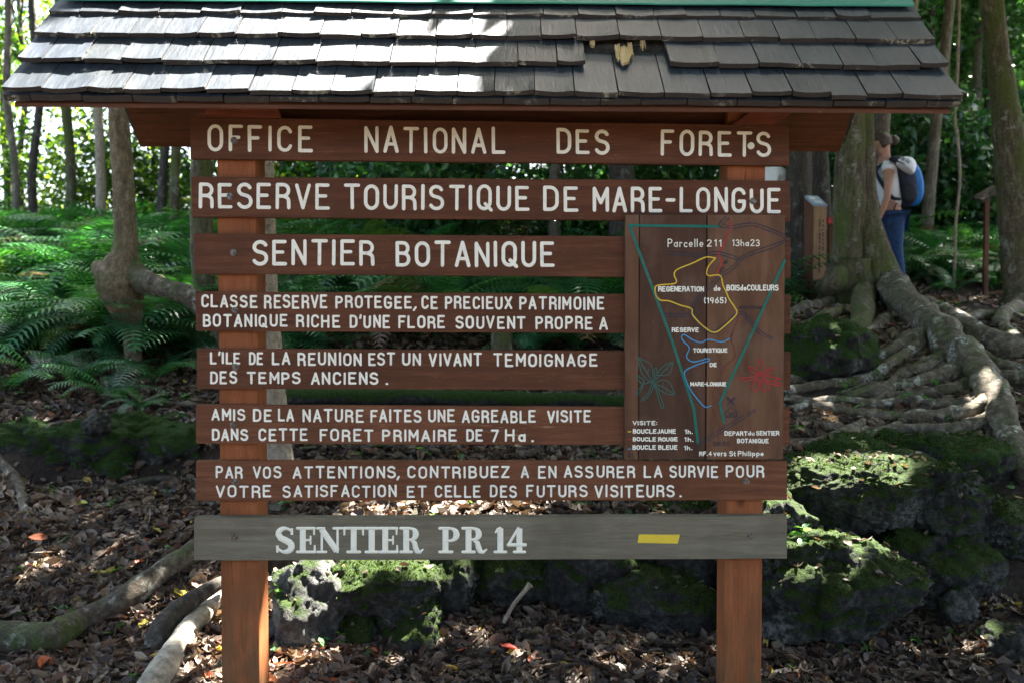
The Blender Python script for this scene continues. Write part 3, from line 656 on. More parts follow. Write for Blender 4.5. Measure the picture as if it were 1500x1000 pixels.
mword('RF.4', A5, 543, 632, 860, 892, 2.1); mword('vers', A5, 642, 735, 850, 893, 2.2); mword('St', A5, 752, 800, 855, 893, 2.2); mword('Philippe', A5, 812, 995, 855, 892, 2.2)
mb.build('lettering', M['white'], MP)
mb = MB(); mword('Alt.260m', A4, 862, 1032, 738, 765, 1.3, mb); mword('GR.R2', A5, 643, 757, 790, 822, 1.3, mb)
for k, ch in enumerate('GR.R2'): word(mb, ch, *[A4(722+k*9, 0)[0], A4(722+k*9+22, 0)[0], A4(0, 475-k*18)[1], A4(0, 495-k*18)[1]], 0, pL, 1.0)
mb.build('lettering', M['navy_line'], MP)
mb = MB(); word(mb, 'A', *[A5(45, 0)[0], A5(68, 0)[0], A5(0, 872)[1], A5(0, 908)[1]], 0, pL, 1.0); word(mb, 'l', *[A5(76, 0)[0], A5(90, 0)[0], A5(0, 870)[1], A5(0, 908)[1]], 0, pL, 1.0); mb.build('signature', M['black_line'], MP)
for mt, Y in (('yellow_line', 722), ('red_line', 775), ('blue_line', 842)): mline('key_mark', mt, [a5((48, Y), (66, Y))], 1.6)

# ------------------------------------------------------------------ roof beams
def slab(name, pts, y, t, mat, bev=.003):
    mb = MB(); mb.extrude([Vector((W(*p, y).x, y, W(*p, y).z)) for p in pts], (0, t, 0)); return mb.build(name, mat, SH, bevel=bev)
slab('cross_beam', [(330, 180), (1095, 186), (1095, 100), (330, 98)], 3.62, .05, M['board'])
slab('cross_beam', [(300, 178), (404, 179), (404, 110), (300, 108)], 3.537, .023, M['beam'])
slab('brace', [(1072, 183), (1132, 184), (1170, 158), (1108, 156)], 3.536, .024, M['beam'])
slab('brace', [(388, 178), (414, 178), (404, 152), (380, 152)], 3.538, .02, M['beam'])

# ------------------------------------------------------------------ roof
ROLL = -.0072
RB = []                                                    # butt (y, z) of each course at x = 0
for py, y in ((135, 3.24), (91, 3.353), (53, 3.466), (22, 3.579)): RB.append((y, W(750, py, y).z))
SL = (RB[3][1]-RB[0][1])/(RB[3][0]-RB[0][0])
for y in (3.692, 3.80): RB.append((y, RB[3][1]+(y-RB[3][0])*SL))
XL, XR = -1.72, 1.52
TH = math.radians(40.5); U = Vector((0, math.cos(TH), math.sin(TH))); NR = Vector((0, -math.sin(TH), math.cos(TH)))
deck = MB()
def dz(p): return Vector((p[0], p[1], p[2]+ROLL*p[0]))
y0, z0 = RB[0]; yr = 3.82; zr = RB[0][1]+(yr-y0)*SL-.02
for (ya, za, yb, zb) in ((y0+.03, z0-.044, yr, zr-.03), (2*yr-y0-.03, z0+.012, yr, zr-.031)):
    prof = [(ya, za), (yb, zb), (yb, zb-.03), (ya, za-.012)] if ya < yb else [(yb, zb), (ya, za), (ya, za-.012), (yb, zb-.03)]
    vs = [dz((x, p[0], p[1])) for x in (XL+.03, XR-.03) for p in prof]
    deck.add(vs, [[3, 2, 1, 0], [4, 5, 6, 7]]+[[i, (i+1) % 4, 4+(i+1) % 4, 4+i] for i in range(4)])
ROOF = deck.build('roof', M['board'], SH)
mb = MB(); mb.extrude([dz(p) for p in ((XL+.06, y0+.06, z0-.005), (XR-.06, y0+.06, z0-.005), (XR-.06, yr-.05, zr-.075), (XL+.06, yr-.05, zr-.075))], (0, -.002, .003)); mb.build('gap_shade', M['bark_dark'], ROOF)  # added dark sheet that paints the shade inside the shingle gap
def course(y, z, t, cuts, skip=(), rnd=None, flip=False, L=.30, lift=1.0, tone=1.0):
    rnd = rnd or random; vs = []; fs = []; cs = []
    for i in range(len(cuts)-1):
        xa, xb = cuts[i]+.0012+rnd.random()*.0012, cuts[i+1]-.0012-rnd.random()*.0012
        if any(a < (xa+xb)/2 < b for a, b in skip): continue
        cup = rnd.uniform(-.003, .006)*lift; ju = rnd.choice((1, 1, 1, 2.6))*rnd.uniform(-.003, .003)*lift; li = rnd.choice((.3, .6, 1, 2))*rnd.uniform(0, .003)*lift; tw = rnd.uniform(-.003, .003)*lift
        g = tone*rnd.uniform(.78, 1.22); cc = (g*rnd.uniform(.97, 1.03), g, g*rnd.uniform(.95, 1.05)); tt = t*rnd.uniform(.85, 1.15)
        base = len(vs); n = 5; ph = rnd.random()*9
        for jl, dl in ((0, 0), (1, .09), (2, L)):
            for k in range(n):
                s = k/(n-1); x = xa+(xb-xa)*s
                up = ((2*s-1)**2*cup+li+tw*(s-.5)*2)*(1-jl*.5)
                rag = .003*noise.noise(Vector((x*40, ph, 0)))*lift if jl == 0 else 0
                for q in (0, 1):
                    p = Vector((x, y, z))+U*(dl+ju+rag)+NR*(up-(tt*(1-.6*(jl == 2)) if q else 0))
                    p = dz(p)
                    if flip: p.y = 2*yr-p.y
                    vs.append(p); cs.append(cc)
        def id(j, k, q): return base+(j*n+k)*2+q
        ff = []
        for j in (0, 1):
            for k in range(n-1):
                ff.append([id(j, k, 0), id(j, k+1, 0), id(j+1, k+1, 0), id(j+1, k, 0)]); ff.append([id(j, k, 1), id(j+1, k, 1), id(j+1, k+1, 1), id(j, k+1, 1)])
            ff.append([id(j, 0, 0), id(j+1, 0, 0), id(j+1, 0, 1), id(j, 0, 1)]); ff.append([id(j, n-1, 0), id(j, n-1, 1), id(j+1, n-1, 1), id(j+1, n-1, 0)])
        for k in range(n-1):
            ff.append([id(0, k, 0), id(0, k, 1), id(0, k+1, 1), id(0, k+1, 0)]); ff.append([id(2, k, 0), id(2, k+1, 0), id(2, k+1, 1), id(2, k, 1)])
        if flip: ff = [f[::-1] for f in ff]
        fs += ff
    return np_mesh('shingle_course', np.array([tuple(v) for v in vs]), np.array(fs), M['shingle'], ROOF, np.array(cs))
def cutlist(seed, force=(), w=.139):
    r = random.Random(seed); c = [XL]; x = XL
    while x < XR-.09:
        x += w*r.uniform(.86, 1.13) if len(c) > 1 else w*r.uniform(.5, 1.0)
        c.append(x)
    c[-1] = XR
    if c[-1]-c[-2] < .05: c.pop(-2)
    for f in force: k = min(range(1, len(c)-1), key=lambda i: abs(c[i]-f)); c[k] = f
    return sorted(c)
hole = (W(858, 90, RB[1][0]).x, W(981, 90, RB[1][0]).x)
course(y0+.010, z0-.021, .021, cutlist(1, w=.16), lift=.5, tone=.8)
course(*RB[0], .017, cutlist(2)); course(*RB[1], .017, cutlist(3, hole), [(hole[0], 9)]); course(*RB[1], .017, cutlist(3, hole), [(-9, hole[1])]); course(*RB[2], .017, cutlist(4)); course(*RB[3], .017, cutlist(5)); course(*RB[4], .019, cutlist(6), L=.16)
for k in range(5): course(RB[k][0], RB[k][1]+.055, .019, cutlist(20+k), flip=True, L=.30 if k < 4 else .16)
# splintered remains where three shingles are gone
mb = MB(); yy, zz = RB[1]
for (px0, px1, a0, a1, seed) in ((904, 912, .03, .14, 1), (910, 919, .0, .125, 2), (917, 925, .015, .12, 3), (924, 931, .06, .15, 4), (944, 952, .12, .18, 5), (868, 876, .14, .19, 6)):
    xa, xb = W(px0, 90, yy).x, W(px1, 90, yy).x; r = random.Random(seed); n = 7; top = []; bot = []
    for k in range(n):
        s = k/(n-1); x = xa+(xb-xa)*s
        lo = a0+.045*abs(r.random()-.3)*(1 if k not in (2, 3) else .2); hi = a1-.02*r.random()
        top.append((x, lo, hi))
    vs = []
    for (x, lo, hi) in top:
        for dd, hh in ((lo, .003), (lo, -.006), (hi, .014), (hi, .002)):
            p = Vector((x+.3*(dd-lo)*(xb-xa), yy, zz))+U*dd+NR*(hh-.010+.004*r.random()); vs.append(dz(p))
    fs = []
    for k in range(n-1):
        b = k*4; fs += [[b, b+4, b+6, b+2], [b+1, b+3, b+7, b+5], [b, b+1, b+5, b+4]]
    mb.add(vs, fs)
mb.build('broken_shingle', M['rot'], ROOF)['label'] = 'pale splintered remains of broken shingles'
# green ridge cap
mb = MB(); yR, zR = 3.618, W(750, 6, 3.618).z; n = 24
hr = yr-yR; hz = hr*SL+.01; prof = [(yR-.001, zR), (yR, zR+.006), (yr, zR+hz+.006), (yr+hr, zR+.046), (yr+hr+.001, zR+.04), (yr, zR+hz)]
vs = []
for i in range(n+1):
    x = XL+.01+(XR-XL-.02)*i/n
    for (y, z) in prof: vs.append(dz((x, y, z+.0025*noise.noise(Vector((x*4, y*5, 3))))))
k = len(prof)
mb.add(vs, [[i*k+j, i*k+(j+1) % k, (i+1)*k+(j+1) % k, (i+1)*k+j] for i in range(n) for j in range(k)]+[list(range(k)), [n*k+j for j in range(k-1, -1, -1)]])
mb.build('ridge_cap', M['ridge_green'], ROOF)
# ------------------------------------------------------------------ ground
gx = np.concatenate([-np.geomspace(120, 7.2, 26), np.arange(-7, 7.01, .05), np.geomspace(7.2, 120, 26)])
gy = np.concatenate([np.arange(-40, 2.5, 1.5), np.arange(2.5, 9, .045), np.arange(9, 20, .16), np.geomspace(20.3, 180, 34)])
XX, YY = np.meshgrid(gx, gy); ZZ = H(XX, YY)
V = np.stack([XX.ravel(), YY.ravel(), ZZ.ravel()], 1); nx, ny = len(gx), len(gy)
ii = (np.arange(ny-1)[:, None]*nx+np.arange(nx-1)[None, :]).ravel()
tag(np_mesh('ground', V, np.stack([ii, ii+1, ii+nx+1, ii+nx], 1), M['soil'], smooth=True, origin=(0, 0, 0)), kind='structure')
ty = np.arange(-9, 2.61, .15); tx = np.arange(-12, 12.01, .2); XX, YY = np.meshgrid(tx, ty); YY = YY+np.where(YY > 2.4, vnoise(XX*1.5, XX*0, 4)*.3, 0)
V = np.stack([XX.ravel(), YY.ravel(), H(XX, YY).ravel()+.02], 1); nx, ny = len(tx), len(ty); ii = (np.arange(ny-1)[:, None]*nx+np.arange(nx-1)[None, :]).ravel()
tag(np_mesh('bounce_path', V, np.stack([ii, ii+1, ii+nx+1, ii+nx], 1), M['trail'], smooth=True, origin=(0, 0, 0)), kind='structure')  # unseen pale dirt sheet, added to bounce warm light onto the sign

# ------------------------------------------------------------------ scattering of leaf-shaped faces
def rot_mats(n, tilt, rng, az=None):
    """random rotations: any azimuth, leaf plane tilted by up to tilt radians"""
    a = rng.uniform(0, 2*np.pi, n) if az is None else az
    b = rng.normal(0, tilt, n); c = rng.normal(0, tilt, n)
    ca, sa, cb, sb, cc, sc = np.cos(a), np.sin(a), np.cos(b), np.sin(b), np.cos(c), np.sin(c)
    z = np.zeros(n); o = np.ones(n)
    Rz = np.stack([ca, -sa, z, sa, ca, z, z, z, o], 1).reshape(n, 3, 3)
    Rx = np.stack([o, z, z, z, cb, -sb, z, sb, cb], 1).reshape(n, 3, 3)
    Ry = np.stack([cc, z, sc, z, o, z, -sc, z, cc], 1).reshape(n, 3, 3)
    return Rz @ Rx @ Ry
def scatter(T, TF, pos, R, S, cols):
    """T template verts (k,3), TF template faces (list of arrays), pos (n,3), R (n,3,3), S (n,) or (n,3), cols (n,3)"""
    n, k = len(pos), len(T)
    S = np.asarray(S); S = S[:, None] if S.ndim == 1 else S
    P = T[None]*S[:, None, :]
    Vv = np.einsum('nij,nkj->nki', R, P)+pos[:, None, :]
    fs = [(np.arange(n)[:, None, None]*k+f[None]).reshape(-1, f.shape[1]) for f in TF]
    return Vv.reshape(-1, 3), fs, np.repeat(cols, k, 0)
LEAF4 = (np.array([(0, 0, 0), (.28, .5, .06), (0, 1, -.04), (-.28, .5, .06)], float), [np.array([(0, 1, 2), (0, 2, 3)])])
LEAF6 = (np.array([(0, 0, 0), (.26, .3, .05), (.24, .62, .03), (0, 1, -.12), (-.24, .62, .03), (-.26, .3, .05), (0, .45, -.02)], float),
         [np.array([(0, 1, 6), (1, 2, 6), (2, 3, 6), (3, 4, 6), (4, 5, 6), (5, 0, 6)])])
def curl(k):
    v = np.array([(0, -.5, .0), (.2, -.22, .08*k), (.24, .1, .16*k), (.12, .36, .1*k), (0, .5, .18*k), (-.14, .33, .05*k), (-.25, .08, .12*k), (-.19, -.24, .1*k), (0, -.2, -.02), (0, .12, .0), (0, .34, .04*k)], float)
    f = [np.array([(0, 1, 8), (1, 2, 8), (2, 9, 8), (2, 3, 9), (3, 10, 9), (3, 4, 10), (4, 5, 10), (5, 9, 10), (5, 6, 9), (6, 8, 9), (6, 7, 8), (7, 0, 8)])]
    return v, f
def pal(n, cols, w, rng, var=.25):
    cols = np.array(cols); w = np.array(w, float); w /= w.sum()
    return cols[rng.choice(len(cols), n, p=w)]*rng.uniform(1-var, 1+var, (n, 1))

# ------------------------------------------------------------------ leaf litter
def litter(n, y0, y1, smin, smax, seed, spread=.62):
    rng = np.random.default_rng(seed)
    y = rng.uniform(y0, y1, n); x = rng.uniform(-1, 1, n)*(spread*y+.3)
    z = H(x, y)
    e = .02; gxn = (H(x+e, y)-H(x-e, y))/(2*e); gyn = (H(x, y+e)-H(x, y-e))/(2*e)
    keep = (np.hypot(gxn, gyn) < 1.3) & (vnoise(x*1.7, y*1.7, 31) > -.36) & ((x/np.maximum(y, 4)*4.4 < 1.2) | (y < 4.7) | (vnoise(x*2.2, y*2.2, 33) > -.12))
    x, y, z, gxn, gyn = x[keep], y[keep], z[keep], gxn[keep], gyn[keep]; n = len(x)
    R = rot_mats(n, .27, rng)
    # lay the leaf on the slope
    nz = np.stack([-gxn, -gyn, np.ones(n)], 1); nz /= np.linalg.norm(nz, axis=1)[:, None]
    t = np.stack([np.ones(n), np.zeros(n), gxn], 1); t /= np.linalg.norm(t, axis=1)[:, None]; b = np.cross(nz, t)
    R = np.stack([t, b, nz], 2) @ R
    s = rng.uniform(smin, smax, n)*rng.choice([.5, .8, 1, 1.4], n); S = np.stack([s*rng.uniform(.5, 1.4, n), s, s*rng.uniform(.1, 2.2, n)], 1)
    c = pal(n, [(.080, .052, .034), (.135, .094, .064), (.036, .025, .018), (.20, .152, .108), (.11, .05, .028), (.40, .28, .05), (.36, .09, .03), (.07, .15, .03)], [30, 26, 26, 12, 8, .7, .7, .5], rng)
    T, TF = curl(1.0)
    tw = rng.random(n) < .07                                # some of the pieces are broken twigs
    S[tw] = np.stack([rng.uniform(.008, .02, n), rng.uniform(.08, .3, n), rng.uniform(.02, .05, n)], 1)[tw]
    c *= (.62+.9*(vnoise(x*1.1, y*1.1, 37)+.5))[:, None]    # older and fresher patches of leaves
    return scatter(T, TF, np.stack([x, y, z+.004+rng.uniform(0, .014, n)], 1), R, S, c)
parts = [litter(20000, 3.5, 4.8, .036, .082, 1), litter(30000, 4.5, 7.0, .04, .085, 2), litter(26000, 6.8, 12, .05, .10, 3)]
V, FF, C_ = [], [], []; b = 0
for v, f, c in parts: V.append(v); FF.append(f[0]+b); C_.append(c); b += len(v)
tag(np_mesh('leaf_litter', np.concatenate(V), np.concatenate(FF), M['litter'], cols=np.concatenate(C_), origin=(0, 0, 0)), 'brown fallen leaves carpeting the forest floor', 'leaf litter', kind='stuff')

# ------------------------------------------------------------------ stones
_ico = {}; TOPS = []
def ico(sub):
    if sub not in _ico:
        bm = bmesh.new(); bmesh.ops.create_icosphere(bm, subdivisions=sub, radius=1)
        _ico[sub] = (np.array([v.co[:] for v in bm.verts]), np.array([[v.index for v in f.verts] for f in bm.faces])); bm.free()
    return _ico[sub]
def stone(px0, px1, py0, py1, y, dy, label, seed, mat='rock', pw=3.2, sub=5, amp=.16, rz=None, yaw=0.0, cracks=.05, name='stone', cat='stone', slant=0.0, chop=True, flutev=0.0):
    a = W(px0, py0, y); b = W(px1, py1, y)
    cx, cz = (a.x+b.x)/2, (a.z+b.z)/2; hx, hz, hy = (b.x-a.x)/2*(1.13 if chop else 1), (a.z-b.z)/2*(1.10 if chop else 1), dy/2*1.15
    v, f = ico(sub)
    r = random.Random(seed); rz = r.uniform(-.5, .5) if rz is None else rz
    d = v/((np.abs(v)**pw).sum(1)**(1/pw))[:, None]
    ang = Matrix.Rotation(rz, 3, 'Z') @ Matrix.Rotation(r.uniform(-.12, .12), 3, 'X') @ Matrix.Rotation(r.uniform(-.1, .1)+slant, 3, 'Y')
    d = d @ np.array(ang).T
    PLN = []
    for _ in range(16 if chop else 0):
        q = Vector((r.gauss(0, 1), r.gauss(0, 1), r.gauss(0, .8))).normalized(); PLN.append((q, r.uniform(.84, 1.04)))
    P = np.empty_like(d); sd = Vector((seed*7.3, seed*2.9, seed*5.1)); sc = Vector((hx, hy, hz))
    m_ = (hx*hy*hz)**(1/3)
    for i in range(len(d)):
        q = Vector(d[i]); w_ = Vector((q.x*hx, q.y*hy, q.z*hz)); t = w_/m_
        n1 = noise.noise(t*1.1+sd); n2 = noise.fractal(t*2.6+sd, 1.0, 2.0, 4); n3 = noise.fractal(w_*30+sd, .8, 2.0, 4)
        for pn, po in PLN:
            ex = w_.x*pn.x/hx+w_.y*pn.y/hy+w_.z*pn.z/hz-po
            if ex > 0: w_ = w_-Vector((pn.x*hx, pn.y*hy, pn.z*hz))*(ex*.92)
        vd = noise.voronoi(t*1.7+sd)[0]; ck = max(0.0, 1-(vd[1]-vd[0])/.16)
        k = 1+amp*(n1*1.0+n2*.55)+.0
        k += flutev*noise.noise(Vector((w_.x*11, w_.y*11, w_.z*1.5))+sd) if flutev else 0
        n4 = noise.fractal(w_*9+sd, .9, 2.0, 4)
        p = w_*k + w_.normalized()*(.013*n3+.024*n4-cracks*ck*m_*1.4)
        P[i] = p
    P[:, 0] += cx; P[:, 1] += y+hy*.6; P[:, 2] += cz
    o = np_mesh(name, P.copy(), f, M[mat], smooth=True)
    tag(o, label, cat)
    # fuzzy moss on the upper faces, and leaves that fell on the flat tops
    rng = np.random.default_rng(seed+900)
    a_, b_, c_ = P[f[:, 0]], P[f[:, 1]], P[f[:, 2]]; nn = np.cross(b_-a_, c_-a_); ar = np.linalg.norm(nn, axis=1)/2; nn = nn/np.maximum(ar*2, 1e-9)[:, None]
    if mat in ('rock', 'mossbank', 'rock_dry'):
        pr = ar*np.clip(nn[:, 2]+.35, 0, 1)*(nn[:, 1] < .5); n = int(min(3600, 9000*pr.sum()*(1 if mat != 'rock_dry' else .25)))
        if n > 50:
            k = rng.choice(len(f), n, p=pr/pr.sum()); u = rng.dirichlet((1, 1, 1), n); pos = a_[k]*u[:, :1]+b_[k]*u[:, 1:2]+c_[k]*u[:, 2:]
            kp = vnoise(pos[:, 0]*7+pos[:, 2]*5, pos[:, 1]*7+pos[:, 2]*4, seed) > -.06+.25*(nn[k][:, 2] < .3); pos = pos[kp]; n = len(pos)
            T = np.array([(-.4, 0, 0), (.4, 0, 0), (.1, .3, 1)], float); s = rng.uniform(.006, .015, n)
            v2, f2, c2 = scatter(T, [np.array([(0, 1, 2)])], pos-.002*nn[k][kp], rot_mats(n, .55, rng), s, pal(n, [(.017, .034, .004), (.030, .052, .006), (.045, .068, .010)], [3, 3, 1], rng))
            tag(np_mesh('moss', v2, f2[0], M['moss'], o, c2), kind='stuff')
    pr = ar*(nn[:, 2] > .72)*(nn[:, 1] < .6); n = int(min(60, pr.sum()*(230 if seed in (11, 12) else 110)))
    if n > 3:
        k = rng.choice(len(f), n, p=pr/pr.sum()); TOPS.append((a_[k]+nn[k]*.006, n))
    return o
stone(392, 492, 838, 990, 4.16, .42, 'big pale block of basalt beside the left post, sunlit top', 1, 'rock_dry', 3.6, rz=.15)
stone(478, 632, 832, 905, 4.25, .40, 'blocky stone with a sunlit mossy right end, right of the big pale block', 2, 'rock', 3.6, rz=-.2)
stone(470, 566, 893, 972, 4.22, .36, 'dark low stone tucked under the blocky sunlit stone', 3, 'rock', 3.0)
stone(556, 642, 888, 972, 4.16, .34, 'mossy green stone leaning beside the litter heap under the grey plank', 4, 'rock', 2.8)
stone(622, 700, 800, 895, 4.42, .36, 'stone with a pale chipped edge under the R of the grey plank', 5, 'rock', 3.2)
stone(676, 812, 800, 890, 4.48, .4, 'round moss-covered stone behind the curved dry stem', 6, 'rock', 2.8)
stone(620, 760, 870, 960, 4.52, .3, 'dark stone at the foot of the wall behind the litter heap', 7, 'rock', 3.0)
stone(796, 935, 795, 925, 4.46, .4, 'dark mossy wall stone in the shade below the yellow way mark', 8, 'rock', 3.6)
stone(890, 1062, 845, 958, 4.36, .42, 'big dark mossy wall stone left of the right post', 9, 'rock', 3.4)
stone(920, 1072, 770, 872, 4.6, .36, 'black stone in the hollow behind the grey plank', 10, 'rock_black', 3.0)
stone(1108, 1334, 806, 956, 4.10, .62, 'large boulder with a flat litter-strewn top and yellow-green mossy end, right of the post', 11, 'rock', 6.5, sub=6, rz=.12, amp=.07, slant=.05)
stone(1152, 1378, 676, 775, 4.62, .42, 'wide overhanging ledge of mossy stone with a sunlit top edge', 12, 'rock', 7.0, sub=6, rz=-.03, amp=.07, flutev=.06)
stone(1345, 1456, 692, 785, 4.58, .40, 'rounded dark block with a mossy top, right end of the ledge', 13, 'rock', 4.5, rz=.1, amp=.10, flutev=.04)
stone(1300, 1482, 782, 888, 4.52, .45, 'long mossy stone under the ledge, right of the large boulder', 14, 'rock', 3.0)
stone(1386, 1434, 868, 915, 4.35, .18, 'small round stone on the litter right of the large boulder', 15, 'rock_dry', 2.6, sub=4)
stone(1376, 1486, 642, 716, 4.95, .42, 'smooth moss mound above the rounded dark block', 16, 'mossbank', 2.6, amp=.1, cracks=.0)
stone(1440, 1530, 738, 818, 4.6, .4, 'mossy stone cut by the right edge of the photo', 17, 'rock', 3.0)
stone(1468, 1560, 942, 1040, 3.95, .35, 'black angular rock in the bottom right corner', 18, 'rock_black', 3.2)
stone(1100, 1192, 728, 830, 4.45, .36, 'mossy stone with a sunlit upper edge peeping out right of the grey plank', 19, 'rock', 3.0)
stone(1276, 1386, 640, 700, 5.15, .5, 'mossy stone below the roots, above the overhanging ledge', 20, 'mossbank', 2.8, amp=.12, cracks=.02)
stone(1150, 1290, 470, 560, 6.1, .7, 'low moss mound among the roots of the buttressed tree', 21, 'mossbank', 2.4, amp=.14, cracks=.0)
stone(806, 880, 730, 775, 5.0, .3, 'pale flat stone between the two lowest planks, half in the sun', 22, 'rock_dry', 2.8, sub=4)
stone(862, 1066, 733, 785, 5.0, .4, 'dark mossy stone between the two lowest planks', 23, 'rock', 2.8)
stone(-30, 318, 608, 716, 5.9, .7, 'long low bank covered with dark moss at the left below the ferns', 24, 'mossbank', 3.2, sub=6, amp=.26, cracks=.04, rz=.02, chop=False, name='moss_bank', cat='bank')
stone(118, 150, 608, 640, 5.55, .2, 'black round stone on the moss bank at left', 25, 'rock_black', 2.2, sub=4, chop=False)
stone(1180, 1300, 745, 820, 4.98, .2, 'dark back wall of the hollow under the ledge', 26, 'rock_black', 3.0, sub=4)
stone(940, 1100, 940, 985, 4.22, .24, 'low black stone at the foot of the wall left of the right post', 27, 'rock_black', 2.8, sub=4)
stone(1200, 1300, 640, 690, 5.0, .3, 'flat mossy slab just above the sunlit ledge', 28, 'mossbank', 2.8, sub=4)
mb = MB()
a = catmull([W(400, 582, 6.55), W(540, 580, 6.6), W(720, 584, 6.6), W(930, 591, 6.55), W(1010, 596, 6.5)], 6)
mb.tube(a, [.055]*len(a), 14, 0, .25, 5, seed=3)
tag(mb.build('log', M['mossbank']), 'dark mossy log lying along the slope behind the sign', 'log')
mb = MB(); p = G(735, 545); t = W(735, 487, p.y); q = Vector((p.x, p.y, p.z-.1))
mb.tube([q, q.lerp(t, .5), t], [.095, .09, .088], 14, 0, .12, 6, seed=8)
tag(mb.build('stump', M['bark_moss']), 'short grey-green stump seen between two planks', 'stump')

pos = np.concatenate([p for p, n in TOPS]); n = len(pos); rng = np.random.default_rng(5); T, TF = curl(1.0)
s_ = rng.uniform(.025, .06, n); v, f, c = scatter(T, TF, pos, rot_mats(n, .3, rng), np.stack([s_, s_, s_*rng.uniform(.3, 2, n)], 1), pal(n, [(.12, .085, .06), (.2, .15, .115), (.07, .05, .036), (.3, .2, .08)], [4, 3, 3, .6], rng))
tag(np_mesh('leaf_litter', v, f[0], M['litter'], cols=c, origin=(0, 0, 0)), 'dead leaves lying on top of the mossy stones', 'leaf litter', kind='stuff')
rng = np.random.default_rng(15); n0 = 170; y = rng.uniform(4.0, 8.2, n0); x = rng.uniform(-1, 1, n0)*(.6*y); kk = vnoise(x*1.2, y*1.2, 83) > -.1; x, y = x[kk], y[kk]
idx = np.repeat(np.arange(len(x)), rng.integers(3, 8, len(x))); n = len(idx); pos = np.stack([x, y, H(x, y)+.035], 1)[idx]+rng.normal(0, .012, (n, 3)); s_ = rng.uniform(.025, .06, n)
v, f, c = scatter(*LEAF6, pos, rot_mats(n, .4, rng), np.stack([s_*.85, s_, s_], 1), pal(n, [(.05, .15, .05), (.08, .2, .05), (.03, .1, .04)], [1, 1, 1], rng))
tag(np_mesh('seedling_ground_cover', v, f[0], M['leaf'], cols=c, origin=(0, 0, 0)), 'tiny green seedlings sprinkled through the leaf litter', 'ground cover', kind='stuff')

# ------------------------------------------------------------------ roots on the ground
def root_path(pts, lift=.25, n=7):
    """pts: (px, py, radius in px); the root lies on the ground seen at those pixels"""
    P = []; Rr = []
    for q in pts:
        g = G(q[0], q[1]); r = q[2]*g.y/F; P.append(Vector((g.x, g.y, g.z+r*lift))); Rr.append(r)
    path = catmull(P, n); rad = lerp_list(Rr, len(path)); return path, rad
def root(name, pts, mat, parent=None, label=None, cat='root', seg=14, lift=.25, amp=.22, seed=1, ends=(1, .5)):
    path, rad = root_path(pts, lift); rad[-1] *= ends[1]; rad[0] *= ends[0]
    mb = MB(); mb.tube(path, rad, seg, 0, amp, 6, seed=seed, fine=.004)
    o = mb.build(name, M[mat], parent)
    if label: tag(o, label, cat)
    return o
def rootd(name, pts, mat, parent=None, label=None, cat='root', seg=14, amp=.22, seed=1, n=7, fine=.004):
    """pts: (px, py, depth, radius in px)"""
    P = [W(q[0], q[1], q[2]) for q in pts]; path = catmull(P, n); rad = lerp_list([q[3]*q[2]/F for q in pts], len(path))
    mb = MB(); mb.tube(path, rad, seg, 0, amp, 6, seed=seed, fine=fine)
    o = mb.build(name, M[mat], parent)
    if label: tag(o, label, cat)
    return o
root('root', [(-60, 945, 22), (20, 948, 21), (75, 950, 21), (120, 922, 19), (180, 892, 17), (232, 856, 18), (285, 826, 20), (340, 800, 14)], 'root_dark', label='long mossy root crossing the litter at bottom left', seg=20, lift=.85, amp=.3)
root('root', [(196, 1070, 26), (240, 992, 22), (275, 938, 17), (305, 900, 15), (345, 872, 14), (392, 846, 9)], 'root_pale', label='pale sunlit root running down beside the left post', seg=18, lift=.7)
rootd('root', [(222, 1020, 4.0, 20), (232, 940, 4.1, 20), (252, 900, 4.2, 16), (290, 872, 4.32, 12), (330, 850, 4.45, 9)], 'bark_dark', label='black wet root left of the pale sunlit root', seg=16)
root('root', [(-40, 640, 12), (20, 700, 9), (40, 760, 6)], 'root', label='grey root stub at the left edge below the ferns')

# ------------------------------------------------------------------ the buttressed tree on the right
BT_ = thing('buttress_tree', G(1255, 448), 'big old tree with mossy fluted trunk and pale roots spreading over the rocks at right', 'tree')
by = BT_.location.y
mb = MB()
def col(pts, seg=26, **k):
    P = [W(a, b, by+d) for a, b, d, r in pts]; path = catmull(P, 8); rad = lerp_list([r*by/F for *_, r in pts], len(path))
    mb.tube(path, rad, seg, 0, **k)
top = W(1265, -420, by)
col([(1228, 468, .05, 38), (1239, 400, .0, 27), (1244, 330, -.02, 22), (1246, 250, 0, 21), (1247, 160, 0, 20), (1248, 0, .05, 20), (1250, -300, .1, 25)], amp=.14, fs_=3, flute=.12, nfl=4, seed=2, fine=.006)
col([(1316, 462, -.06, 34), (1292, 405, -.05, 25), (1276, 350, -.03, 20), (1268, 290, 0, 16), (1263, 190, .02, 16), (1262, 100, .05, 17), (1258, -100, .1, 17)], amp=.10, fs_=3, flute=.12, nfl=3, seed=5, fine=.006)
col([(1270, 470, .16, 50), (1264, 400, .18, 32), (1258, 300, .14, 20), (1250, 150, .12, 18)], amp=.1, fs_=3, seed=9)
mb.build('trunk', M['bark_moss'], BT_)
def BR(pts, seed, mat='root', seg=18, amp=.32, lift=.45, pre=()):
    P, Rr = [W(q[0], q[1], by+q[2]) for q in pre], [q[3]*by/F for q in pre]
    for i, (px_, py_, d_, r_) in enumerate(pts):
        g_ = G(px_, py_+r_*.5); rr_ = r_*g_.y/F*(.84 if r_ > 20 else 1)
        P.append(Vector((g_.x, g_.y, g_.z+rr_*lift))); Rr.append(rr_)
    if pts[0][2] >= by-.12 and not pre: P[0] = W(pts[0][0], pts[0][1], by-.02)
    path = catmull(P, 7); mb = MB(); mb.tube(path, lerp_list(Rr, len(path)), seg, 0, amp, 7, seed=seed, fine=.009); mb.build('root', M[mat], BT_)
